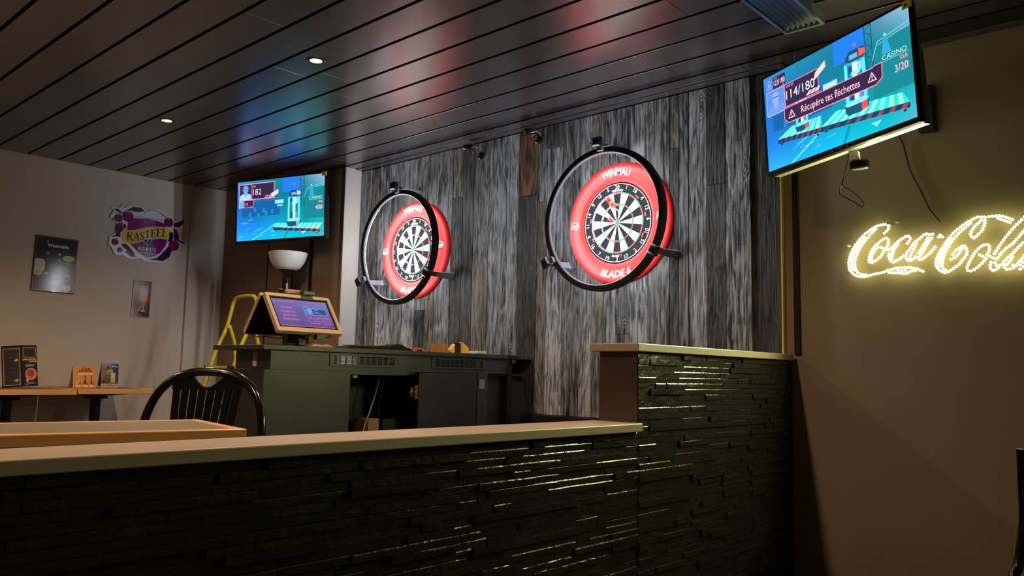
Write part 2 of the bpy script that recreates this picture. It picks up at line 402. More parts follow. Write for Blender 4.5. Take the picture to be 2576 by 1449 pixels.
wb = MB().box(-2.374, XR+.1, YB, .3, 0, H).build('wall_back', 'brown_paint', label='brown wall carrying weathered planks and the lit sign', **st)
MB().box(XR, XR+.1, YF, .3, 0, H).build('wall_right', 'brown_paint', label='brown wall at the far right', **st)
MB().box(XL-.1, XR+.1, YF-.1, YF, 0, H).build('wall_front', 'brown_paint', label='brown wall behind the viewer', **st)
MB().box(-2.366, .905, -.045, .02, 0, .658).build('baseboard_back', 'desk_dark', label='black panel below the weathered planks', **st)
MB().box(-2.366, .955, -.060, -.004, H-.006, H-.0005).build('trim_3', 'ceiling_dark', bevel=.004, label='dark moulding along the top of the planks', **st)
MB().box(1.0, XR, -.03, YB, 2.335, H-.001).build('trim_4', 'ceiling_dark', bevel=.004, label='dark moulding above the sign wall', **st)
MB().box(.962, .992, .014, YB, 1.0115, H-.007).build('trim_5', 'black_metal', bevel=.003, label='black corner post beside the planks', **st)

MB().box(.9125, .9195, -.004, YB-.0005, 1.011, H-.007).build('trim_lit_edge', 'lit_edge_yellow', label='thin strip added at the end of the planks, yellow for sign light', **st)  # added strip; its yellow stands in for sign light on the plank edge
# weathered planks on the back wall
EX = [-2.364,-2.246,-2.144,-1.969,-1.861,-1.721,-1.609,-1.515,-1.364,-1.263,-1.16,-1.022,-.869,-.764,-.617,-.54,-.411,-.29,-.203,-.118,-.036,.055,.173,.304,.36,.417,.522,.629,.764,.911]
TL, TM, TB, TD, TV, TO = S(150,152,156), S(118,118,119), S(118,112,105), S(76,74,73), S(58,53,50), S(116,80,55)
CL = [TM, TB, TL, TM, TL, TD, TB, TM, TD, TD, TB, TL, TL, TV, TB, TL, TM, TL, TB, TL, TB, TL, TM, TD, TM, TL, TD, TL, TV]
CUT = {13: [(.66, 1.98, TV), (1.98, 2.39, TO)], 15: [(.66, 2.245, TL), (2.245, 2.39, TD)], 26: [(.66, 1.87, TD), (1.87, 2.39, TD)], 14: [(.66, 1.93, TB), (1.93, 2.39, TM)],
       5: [(.66, 1.31, TD), (1.31, 2.39, TM)], 8: [(.66, 2.05, TD), (2.05, 2.39, TB)], 20: [(.66, 1.12, TB), (1.12, 2.39, TM)], 23: [(.66, 2.1, TD), (2.1, 2.39, TB)]}
for i in range(len(EX)-1):
    for z0, z1, c in CUT.get(i, [(.66, 2.39, CL[i])]):
        d = random.uniform(-.004, .004)
        mb = MB().box(EX[i]+.0012, EX[i+1]-.0012, -.001+d, YB-.002, z0+.0008, z1-.0008)
        o = mb.build('board', 'barn_wood', wb, bevel=.002)
        k = random.uniform(.88, 1.12); o.color = (c[0]*k, c[1]*k, c[2]*k, 1)

# ------------------------------------------------------------------ partition with split slate
XP = .945
core = MB()
core.prism([(-4.6, 0), (.02, 0), (.02, .981), (-1.268, .981), (-1.268, .706), (-4.6, .706)], .783, XP-.001, 'x')
part = core.build('wall_partition', 'dark_brown', label='stepped half wall faced with black split slate', **st)
MB().box(.757, .967, -1.296, .004, .982, 1.0105).build('ledge', 'cap_wood', part, bevel=.003, label='pale ledge on the tall end')
MB().box(.757, .969, -4.6, -1.2685, .7067, .7351).build('ledge', 'cap_wood', part, bevel=.003, label='pale ledge on the low run')
def px(p):
    d = Vector(p)-CAM; z = d.dot(CF)
    return (1288+FPX*d.dot(CR)/z, 724.5-FPX*d.dot(CU)/z, z) if z > .05 else (-1, -1, -1)
strips = []
def field(ya, yb, top):
    rows = int(top/.0213)+1
    for r in range(rows):
        z1 = top-r*.0213; z0 = max(z1-.0213, 0)
        if z1 < .02: break
        if (r % 7) == 0: pass
        y = ya
        while y < yb-.001:
            L = random.choice((.07, .11, .16, .2, .24, .3, .36))
            e = min(y+L, yb)
            if yb-e < .05: e = yb
            strips.append((y, e, z0, z1, random.choice((.002, .003, .004, .0055, .007, .010))))
            y = e
field(-4.6, -1.2725, .704); field(-1.2675, .004, .980)
def strip_mb(s, mb):
    y0, y1, z0, z1, p = s; n = max(2, int((y1-y0)/.05)); g = .0005
    fr = []
    for i in range(n+1):
        y = y0+g+(y1-y0-2*g)*i/n
        fr.append((y, XP+p+random.uniform(-.0008, .0008), XP+p+random.uniform(-.0008, .0008), z0+g, z1-g-random.uniform(0, .001)))
    ch = .0016 if random.random() < .5 else .0002; vs = []
    for y, xa, xb, za, zb in fr: vs += [(xa, y, za), (xb, y, zb-.0032), (xb-ch, y, zb), (XP-.002, y, zb), (XP-.002, y, za)]
    fs = []
    for i in range(n):
        a = 5*i; b = a+5
        for k in range(5): fs.append((a+k, b+k, b+(k+1) % 5, a+(k+1) % 5))
    fs += [(0, 1, 2, 3, 4), (5*n+4, 5*n+3, 5*n+2, 5*n+1, 5*n)]
    mb.add(vs, fs); return mb
def area(s):
    q = [px((XP, y, z)) for y in s[:2] for z in s[2:4]]
    if any(a[2] < 0 for a in q): return 0
    xs = [min(max(a[0], 0), 2576) for a in q]; ys = [min(max(a[1], 0), 1449) for a in q]
    return (max(xs)-min(xs))*(max(ys)-min(ys))
strips.sort(key=area, reverse=True)
for s in strips[:300]:
    strip_mb(s, MB()).build('stone_strip', random.choice(('slate', 'slate', 'slate_smooth', 'slate_smooth', 'slate_ripple')), part)
rest = MB()
for s in strips[300:]: strip_mb(s, rest)
o = rest.build('stone_facing', 'slate', part); o['kind'] = 'stuff'

# ------------------------------------------------------------------ ceiling fixtures
dl0 = None
def downlight(x, y, label):
    r = thing('downlight', label, 'ceiling light', (x, y, H), group='recessed ceiling downlights')
    MB().lathe([(.030, -.0005), (.030, -.004), (.043, -.003), (.046, -.0005)], 28, (x, y, H), closed=True).build('trim_ring', 'lamp_trim', r, smooth=True)
    MB().lathe([(0, -.0015), (.016, -.003), (.0295, -.0008)], 24, (x, y, H)).build('bulb', 'lamp_glow', r, smooth=True)
    ld = bpy.data.lights.new('downlight_beam', 'SPOT'); ld.energy = LAMP; ld.color = (1., .68, .42); ld.spot_size = 2.5; ld.spot_blend = .8; ld.shadow_soft_size = .035
    lo = bpy.data.objects.new('downlight_beam', ld); col.objects.link(lo); lo.parent = r; lo.location = (0, 0, -.03)
for i, (x, y, l) in enumerate([(-.768, -1.5, 'glowing warm downlight nearer the dartboards in the ceiling'), (-2.312, -1.526, 'glowing warm downlight nearer the beige wall in the ceiling')]): downlight(x, y, l)
for x, y, l in [(.776, -1.5, 'above the tall ledge'), (-2.31, -3.05, 'above the floor before the bistro tables'), (-.77, -3.05, 'above the floor left of the near table'), (.74, -3.05, 'above the low ledge'), (-.77, -4.6, 'at the back of the room'), (-2.31, -4.6, 'at the back of the room by the beige wall')]:
    downlight(x, y, 'warm recessed downlight out of view '+l)
v = thing('ceiling_vent', 'metal louvred air vent hanging below the dark ceiling planks', 'vent', (1.25, -.8, H-.05))
fr = MB(); X0, X1, Y0, Y1 = 1.147, 1.315, -1.15, -.458
fr.box(X0, X0+.012, Y0, Y1, H-.05, H).box(X1-.012, X1, Y0, Y1, H-.05, H).box(X0+.012, X1-.012, Y1-.012, Y1, H-.05, H).box(X0+.012, X1-.012, Y0, Y0+.012, H-.05, H)
fr.build('frame', 'vent_metal', v)
for k in range(6):
    x = X0+.026+k*.0225
    MB().bar((x, Y0+.012, H-.032), (x, Y1-.012, H-.032), .003, .03, (.6, 0, .8)).build('slat', 'vent_metal', v)

# ------------------------------------------------------------------ dartboards
BZ, YBD = 1.73, -.04
ORDER = [20, 1, 18, 4, 13, 6, 10, 15, 2, 17, 3, 19, 7, 16, 8, 11, 14, 9, 12, 5]
def sector(r0, r1, a0, a1, n, y0, y1):
    mb = MB(); vs = []
    for i in range(n+1):
        a = a0+(a1-a0)*i/n
        for r in (r0, r1):
            vs += [(r*math.sin(a), y0, r*math.cos(a)), (r*math.sin(a), y1, r*math.cos(a))]
    fs = []
    for i in range(n):
        a = 4*i; b = a+4
        fs += [(a, a+2, b+2, b), (a+3, a+1, b+1, b+3), (a, b, b+1, a+1), (a+2, a+3, b+3, b+2)]
    fs += [(0, 1, 3, 2), (4*n, 4*n+2, 4*n+3, 4*n+1)]
    return mb.add(vs, fs)
def bent(r, mid, sgn):
    """letters following a circle: sgn 1 reads over the top, -1 reads along the bottom"""
    if sgn > 0: return lambda x, y: ((r+y)*math.sin(mid+x/r), (r+y)*math.cos(mid+x/r))
    return lambda x, y: ((r-y)*math.sin(mid-x/r), (r-y)*math.cos(mid-x/r))
def make_board(xc, label):
    b = thing('dartboard', label, 'dartboard', (xc, YBD, BZ), group='dartboards on the plank wall')
    MB().lathe([(.2255, .030), (.2255, .002), (.2235, 0), (0, 0)], 64, axis='y').build('board', 'board_black', b, smooth=True, local=True)
    h = math.radians(9); g = .0
    base = {}
    for nm, r0, r1, n, mats in (('single', .0165, .0985, 1, ('board_black', 'board_cream')), ('treble', .099, .107, 3, ('board_red', 'board_green')),
                                ('single', .1075, .1615, 3, ('board_black', 'board_cream')), ('double', .162, .170, 3, ('board_red', 'board_green'))):
        for k in range(20):
            m = mats[k % 2]; key = (nm, r0, m)
            if key not in base:
                base[key] = sector(r0, r1, -h, h, n, -.0010, .002).build(nm+'_segment', m, b, local=True); o = base[key]
            else: o = base[key].copy(); col.objects.link(o)
            o.rotation_euler = (0, math.radians(18*k), 0)
    MB().lathe([(.0159, .002), (.0159, -.0012), (.0064, -.0012)], 24, axis='y').build('outer_bull', 'board_green', b, local=True)
    MB().lathe([(.0062, .002), (.0062, -.0020), (0, -.0020)], 20, axis='y').build('bullseye', 'board_red', b, local=True)
    sp = MB()
    for k in range(20):
        a = math.radians(18*k+9); sp.bar((.0159*math.sin(a), -.0015, .0159*math.cos(a)), (.176*math.sin(a), -.0015, .176*math.cos(a)), .0009, .0012, (0, 1, 0))
    for r in (.0159, .099, .107, .162, .170): sp.tube([(r*math.sin(2*math.pi*i/48), -.0015, r*math.cos(2*math.pi*i/48)) for i in range(48)], .0006, 4, True)
    sp.build('wire_spider', 'wire', b, local=True)
    nr = MB().tube([(.2165*math.sin(2*math.pi*i/64), -.003, .2165*math.cos(2*math.pi*i/64)) for i in range(64)], .0014, 5, True).build('number_ring', 'white_print', b, local=True)
    for k, n in enumerate(ORDER):
        a = math.radians(18*k); sg = 1 if math.cos(a) > -.2 else -1
        lettering('number', str(n), bent(.200, a, sg), 'white_print', b, .021, th=.0025, bold=-.005).build('number', 'white_print', nr, local=True)
    lettering('brand_lettering', 'WINMAU', bent(.1815, 0, 1), 'white_print', b, .013, width=.072, bold=.012).build('top_lettering', 'white_print', b, local=True)
    lettering('brand_lettering', 'BLADE', bent(.1835, math.pi+.05, -1), 'white_print', b, .012, width=.050, bold=.012, shear=.2).build('bottom_lettering', 'white_print', b, local=True)
    lettering('brand_lettering', '6', bent(.1835, math.pi-.155, -1), 'board_red', b, .013, bold=.03).build('bottom_numeral', 'board_red', b, local=True)
    for k in (2, 4, 6, 13, 15):
        a = math.radians(18*k+ (9 if k < 10 else 9)); MB().prism([(.186*math.sin(t)+0, .186*math.cos(t)) for t in (a-.07, a+.07)]+[(.178*math.sin(t), .178*math.cos(t)) for t in (a+.07, a-.07)], -.0006, .001).build('colour_mark', 'board_red', b, local=True)
    return b
def make_surround(xc, label):
    b = thing('dartboard_surround', label, 'surround', (xc, YBD, BZ), group='red dartboard surrounds')
    prof = [(.2262, .036), (.2262, -.002), (.232, -.010), (.245, -.014), (.300, -.013), (.322, -.008), (.336, .004), (.340, .018), (.337, .036)]
    MB().lathe(prof, 96, axis='y', closed=True).build('ring', 'surround_red', b, smooth=True, local=True)
    for r in (.247, .318): pass
    for a0, a1 in ((25, 78), (102, 155), (205, 258), (282, 335)):
        for r in (.272, .266):
            p = [(r*math.sin(math.radians(t)), -.0136, r*math.cos(math.radians(t))) for t in [a0+(a1-a0)*i/16 for i in range(17)]]
            MB().tube(p, [.0003]+[.0012]*15+[.0003], 5).build('groove_line', 'surround_groove', b, local=True)
    def raise_(mb): mb.v = [(x, y-.0142, z) for x, y, z in mb.v]; return mb
    raise_(lettering('l', 'WINMAU', bent(.284, 0, 1), 'white_print', b, .041, width=.190, bold=.018)).build('top_lettering', 'white_print', b, local=True)
    raise_(lettering('l', 'BLADE 6', bent(.284, math.pi, -1), 'white_print', b, .037, width=.196, bold=.018, shear=.2)).build('bottom_lettering', 'white_print', b, local=True)
    for s in (-1, 1):
        t = raise_(lettering('l', 'PDC', lambda x, y: (s*.284+x, y), 'white_print', b, .026, width=.052, bold=.01, shear=.25))
        sw = [(s*.284+.030*math.cos(a), -.0152, .006+.022*math.sin(a)) for a in [math.radians(q) for q in range(-40, 150, 15)]]
        t.tube(sw, [.0006]+[.0024]*(len(sw)-2)+[.0006], 5); t.build('emblem', 'white_print', b, local=True)
    return b
YR, RR = -.1805, .391
def make_ring(xc, label):
    b = thing('ring_light', label, 'light', (xc, YR, BZ), group='ring lights around the dartboards')
    # section (radius, depth): black outside and front, pale liner inside, lamp strip tipped towards the board
    RI = RR-.034
    MB().lathe([(RI, -.012), (RI+.004, -.016), (RR-.004, -.016), (RR, -.012), (RR, .018), (RR-.003, .021), (RR-.0178, .021), (RR-.0178, .0195), (RR-.012, .0192), (RR-.012, .005), (RI, .003)], 96, axis='y', closed=True).build('housing', 'ring_black', b, smooth=True, local=True)  # rear flange added to keep strip light off the wall close behind
    MB().lathe([(RI-.0012, -.010), (RI-.0002, -.0115), (RI-.0002, .0025), (RI-.0012, .0025)], 96, axis='y', closed=True).build('liner', 'ring_liner', b, smooth=True, local=True)
    led = MB(); n = 96; vs = []; fs = []
    for k in range(n):
        t = 2*math.pi*k/n
        for r, y in ((RR-.0150, .0056), (RR-.0125, .0185)): vs.append((r*math.sin(t), y, r*math.cos(t)))
    for k in range(n): fs.append((2*k, 2*((k+1) % n), 2*((k+1) % n)+1, 2*k+1))
    led.add(vs, fs).build('led_strip', 'ring_led', b, local=True)
    for a in (90, 212, 330):
        t = math.radians(a); rx, rz = math.cos(t), math.sin(t); tx, tz = -rz, rx
        def P(r, y, w): return (rx*r+tx*w, y, rz*r+tz*w)
        arm = MB()
        vs = []
        for y, ri, ro, hw in ((-.040, .386, .398, .014), (.02, .392, .401, .016), (.140, .385, .404, .021), (.176, .370, .410, .027)):
            vs += [P(ri, y, -hw), P(ri, y, hw), P(ro, y, hw), P(ro, y, -hw)]
        fs = [(3, 2, 1, 0), (12, 13, 14, 15)]
        for i in range(3):
            for j in range(4): fs.append((4*i+j, 4*i+(j+1) % 4, 4*i+4+(j+1) % 4, 4*i+4+j))
        # keep the arm outside the ring itself
        vs = [(x*1.03, y, z*1.03) for x, y, z in vs]
        arm.add(vs, fs).build('arm', 'arm_grey', b, bevel=.002, local=True)
        cap = MB(); vs = []
        for y, ri, ro, hw in ((-.072, .386, .416, .017), (-.060, .378, .430, .027), (-.034, .381, .426, .024)):
            vs += [P(ri*1.02, y, -hw), P(ri*1.02, y, hw), P(ro*1.02, y, hw), P(ro*1.02, y, -hw)]
        fs = [(3, 2, 1, 0), (8, 9, 10, 11)]
        for i in range(2):
            for j in range(4): fs.append((4*i+j, 4*i+(j+1) % 4, 4*i+4+(j+1) % 4, 4*i+4+j))
        cap.add(vs, fs).build('arm_knob', 'black_plastic', b, bevel=.002, local=True)
        hook = MB().box(-.017, .017, -.0345, -.0165, -.008, .034); hook.v = [P(.376+z, y, x) for x, y, z in hook.v]
        hook.build('clip', 'arm_grey', b, bevel=.0015, local=True)
    return b
for xc, where, side in ((-1.698, 'nearer the floor lamp', 'left'), (0., 'above the tall ledge', 'right')):
    make_board(xc, 'round dartboard with no darts, '+where if xc < -1 else 'round dartboard with orange darts stuck in it')
    make_surround(xc, 'red padded ring surround with white lettering, around the dartboard '+('without darts' if xc < -1 else 'holding the darts'))
    make_ring(xc, 'black three-armed ring light in front of the dartboard '+('without darts' if xc < -1 else 'holding the darts'))
def dart(tip, d, fm, label):
    d = Vector(d).normalized(); t = Vector(tip)
    r = thing('dart', label, 'dart', t, group='darts in the right dartboard')
    MB().tube([t+d*-.006, t+d*.03], [.0006, .0013], 6).build('point', 'chrome', r, smooth=True)
    MB().tube([t+d*.03, t+d*.034, t+d*.075, t+d*.08], [.0022, .0034, .0034, .002], 10).build('barrel', 'steel_plate', r, smooth=True)
    MB().tube([t+d*.08, t+d*.128], [.0022, .0016], 8).build('shaft', fm, r, smooth=True)
    x = d.orthogonal().normalized(); y = d.cross(x)
    for k in range(4):
        a = math.pi/4+k*math.pi/2; n = x*math.cos(a)+y*math.sin(a); s = d.cross(n)*.0004
        q = [t+d*.112, t+d*.122+n*.019, t+d*.148+n*.019, t+d*.156+n*.004, t+d*.156]
        MB().add([p-s for p in q]+[p+s for p in q], [(0,1,2,3,4), (9,8,7,6,5)]+[(i, (i+1) % 5, (i+1) % 5+5, i+5) for i in range(5)]).build('flight', fm, r)
dart((.023, YBD-.002, BZ+.046), (.28, -1, .20), 'dart_orange', 'bright orange dart stuck just above the bullseye')
dart((.014, YBD-.002, BZ+.090), (.17, -1, .07), 'dart_orange', 'bright orange dart stuck highest in the board')
dart((.003, YBD-.002, BZ-.009), (.35, -1, .0), 'dart_red', 'dark red dart stuck at the bullseye')

# ------------------------------------------------------------------ wall cameras above the boards
for x, z, bc, lb in ((-1.098, 2.30, (-1.154, -.07, 2.353), 'small black wall camera nearer the dartless board'), (-.607, 2.317, (-.625, -.07, 2.358), 'small black wall camera beside the brown streaked plank')):
    r = thing('wall_camera', lb, 'camera', (x, 0, z-.03), group='cameras above the dartboards')
    MB().lathe([(.026, 0), (.026, -.012), (.018, -.02), (.0, -.022)], 20, (x, -.003, z), 'y').build('mount', 'black_gloss', r, smooth=True)
    MB().tube([(x, -.02, z), (x-.004, -.045, z+.004), (x-.008, -.068, z+.008)], .005, 8).build('bracket', 'black_metal', r, smooth=True)
    MB().tube([(x-.008, -.07, z+.006), Vector(bc)+Vector((.02, .012, -.018))], [.006, .0075], 10).build('ball_joint', 'chrome', r, smooth=True)
    d = Vector((-.75, -.62, -.05)).normalized(); c0 = Vector(bc)-d*.032
    MB().tube([c0, c0+d*.004, c0+d*.058, c0+d*.064], [.017, .0195, .0195, .017], 16).build('camera_body', 'black_gloss', r, smooth=True)
    MB().tube([c0+d*.0645, c0+d*.066], [.010, .009], 14).build('lens', 'chrome', r, smooth=True)
    MB().tube([(x+.004, -.012, z+.01), (x+.02, -.01, z+.03), (x+.004, -.03, z+.045), Vector(c0)+Vector((.002, .002, 0))], .0016, 6).build('cable', 'cable_white', r, smooth=True)

# ------------------------------------------------------------------ televisions
def game_scene(cv, second):
    cv.grad([[(40,125,175),(25,118,158),(20,110,140),(20,105,120),(70,120,150),(130,160,185)],
             [(25,105,172),(18,100,150),(15,100,135),(10,105,120),(12,110,118),(60,130,150)],
             [(24,95,172),(16,90,145),(15,105,150),(8,115,130),(8,118,125),(30,135,150)],
             [(20,112,198),(12,112,178),(15,130,185),(0,140,160),(0,135,140),(20,150,160)],
             [(40,150,210),(24,146,200),(10,160,205),(0,165,190),(0,160,180),(70,150,170)]], 20, 12)
    cv.rect(.53, .0, .735, .235, (25,105,215)); cv.rect(.765, .2, 1, .7, (16,112,122)); cv.rect(.06, .35, .5, .6, (16,80,140))
    for u, v in ((.14,.53),(.24,.55),(.33,.52),(.4,.5),(.20,.46),(.30,.47)): cv.rect(u, v, u+.03, v+.07, (30,110,175))
    cv.rect(0, .715, .24, .79, (24,112,215))
    for k in range(14):
        u = random.uniform(.02, .5); v = random.uniform(.66, .95); cv.line([(u, v), (u+random.uniform(.02,.07), v-.01)], .006, (90,190,235))
    cv.line([(.735, 0), (.735, .5)], .012, (20,70,110)); cv.line([(.775, 0), (.775, .5)], .012, (20,70,110))
    cv.line([(.735 if i % 2 else .775, i*.055) for i in range(10)], .008, (20,70,110))
    cv.line([(.77, .35), (.81, .2), (1, .145)], .008, (110,175,200)); cv.line([(.81, .23), (1, .175)], .006, (110,175,200))
    cv.circ(.668, .12, .009, (190,70,220)); cv.circ(.855, .17, .008, (120,200,255)); cv.poly([(.845,.18),(.83,.34),(.885,.34),(.865,.18)], (40,140,180))
    cv.text('CASINO', .90, .37, .045, (160,205,190), width=.14, bold=.0)
    cv.line([(.83, .405), (.98, .40)], .005, (120,180,180))
    cv.rect(.445, .355, .545, .415, (120,180,240)); cv.text('BANSHEE', .495, .385, .028, (230,240,255), width=.08); cv.rect(.47, .43, .535, .465, (80,180,215))
    cv.line([(.465, .74), (.18, 1)], .016, (90,200,240)); cv.line([(.60, .86), (.56, 1)], .03, (0,120,150)); cv.line([(.30,.80),(.2,.86)], .01, (60,170,225))
    def platform(pts, n, edge):
        (a, b, c, d) = pts; cv.poly([a, d, c, b], (40,190,180))
        for k in range(n):
            t0, t1 = k/n, (k+.5)/n; L = lambda p, q, t: (p[0]+(q[0]-p[0])*t, p[1]+(q[1]-p[1])*t)
            cv.poly([L(a, b, t0+.4/n), L(d, c, t0), L(d, c, t1), L(a, b, t1+.4/n)], (160,232,222) if k < n*.75 else (205,220,140), True)
        h = .048; cv.poly([d, (d[0], d[1]+h), (c[0], c[1]+h), c], (18,50,80))
        for k in range(8):
            t0, t1 = (k+.35)/8, (k+.8)/8; L = lambda t, o: (d[0]+(c[0]-d[0])*t, d[1]+(c[1]-d[1])*t+o)
            q = k/7; colr = (int(60+150*q), int(70-20*q), int(90-30*q))
            cv.poly([L(t0+.02, .002), L(t0-.02, h), L(t1-.02, h), L(t1+.02, .002)], colr, True)
        for p in (d, c): cv.rect(p[0]-.008+(.03 if p is d else -.03), p[1]+h, p[0]+.008+(.03 if p is d else -.03), p[1]+h+.02, (15,50,70))
    def capsule(u0, u1, v0, v1, k=1.):
        w_ = u1-u0; um = (u0+u1)/2; h_ = v1-v0; U_ = lambda t: u0+w_*t; V_ = lambda t: v0+h_*t
        cv.poly([(U_(.05), V_(.17)), (U_(0), V_(.8)), (U_(1), V_(.8)), (U_(.97), V_(.17))], (30,150,185))
        cv.rect(U_(.06), V_(.2), U_(.17), V_(.8), (90,220,240)); cv.rect(U_(.82), V_(.2), U_(.95), V_(.8), (70,205,235))
        cv.rect(U_(.2), V_(.22), U_(.8), V_(.78), (16,110,150))
        cv.rect(U_(.40), V_(.2), U_(.62), V_(.8), (170,215,240)); cv.rect(U_(.24), V_(.24), U_(.40), V_(.36), (30,70,110)); cv.rect(U_(.62), V_(.22), U_(.80), V_(.36), (150,170,215)); cv.rect(U_(.34), V_(.34), U_(.72), V_(.40), (120,220,245))
        cv.rect(U_(.26), V_(.62), U_(.42), V_(.80), (30,60,100)); cv.rect(U_(.62), V_(.62), U_(.76), V_(.80), (120,120,170))
        cv.poly([(U_(.12), V_(.1)), (U_(.3), V_(0)), (U_(.9), V_(0)), (U_(1.02), V_(.05)), (U_(1.02), V_(.13)), (U_(.88), V_(.18)), (U_(.3), V_(.18)), (U_(.12), V_(.15))], (40,55,85))
        cv.poly([(U_(.72), V_(.01)), (U_(1.0), V_(.05)), (U_(1.0), V_(.13)), (U_(.72), V_(.15))], (225,80,70) if second else (190,180,205)); cv.rect(U_(.3), V_(.06), U_(.66), V_(.14), (70,160,190))
        cv.poly([(U_(-.03), V_(.84)), (U_(.1), V_(.80)), (U_(.9), V_(.80)), (U_(1.03), V_(.84)), (U_(.9), V_(.88)), (U_(.1), V_(.88))], (110,220,235))
        cv.poly([(U_(-.03), V_(.84)), (U_(.1), V_(.88)), (U_(.9), V_(.88)), (U_(1.03), V_(.84)), (U_(1.0), V_(.98)), (U_(.7), V_(1.02)), (U_(.12), V_(1.02)), (U_(0), V_(.97))], (20,70,95))
        cv.poly([(U_(.7), V_(.88)), (U_(.95), V_(.865)), (U_(.95), V_(.985)), (U_(.7), V_(1.02))], (200,70,70) if second else (120,150,190))
    if second:
        platform([(.20, .62), (.42, .64), (.42, .755), (.09, .70)], 7, 0); capsule(.235, .33, .30, .70)
        platform([(.52, .66), (.93, .74), (.965, .845), (.42, .755)], 9, 0); capsule(.588, .735, .165, .745)
    else:
        platform([(.47, .735), (.98, .79), (.952, .885), (.435, .805)], 10, 0); capsule(.588, .735, .22, .80)
    cv.poly([(.74, .905), (.80, .905), (.77, .95)], (130,190,230))
PINK, NAVY = (255,120,150), (38,34,62)
def portrait(cv, u0, v0, u1, v1, bg, skin, top):
    cv.rect(u0, v0, u1, v1, bg); w_, h_ = u1-u0, v1-v0; c = (u0+u1)/2
    cv.poly([(u0+.02*w_, v1), (u0+.08*w_, v0+.68*h_), (c-.14*w_, v0+.58*h_), (c+.14*w_, v0+.58*h_), (u1-.08*w_, v0+.68*h_), (u1-.02*w_, v1)], top)
    cv.poly([(c-.12*w_, v0+.45*h_), (c-.15*w_, v0+.6*h_), (c, v0+.85*h_), (c+.15*w_, v0+.6*h_), (c+.12*w_, v0+.45*h_)], skin)
    cv.circ(c, v0+.30*h_, .24*w_, tuple(int(q*.8) for q in skin), .26*h_); cv.circ(c, v0+.33*h_, .205*w_, skin, .22*h_)
    cv.line([(c-.17*w_, v0+.31*h_), (c+.17*w_, v0+.31*h_)], .012, tuple(int(q*.55) for q in skin))
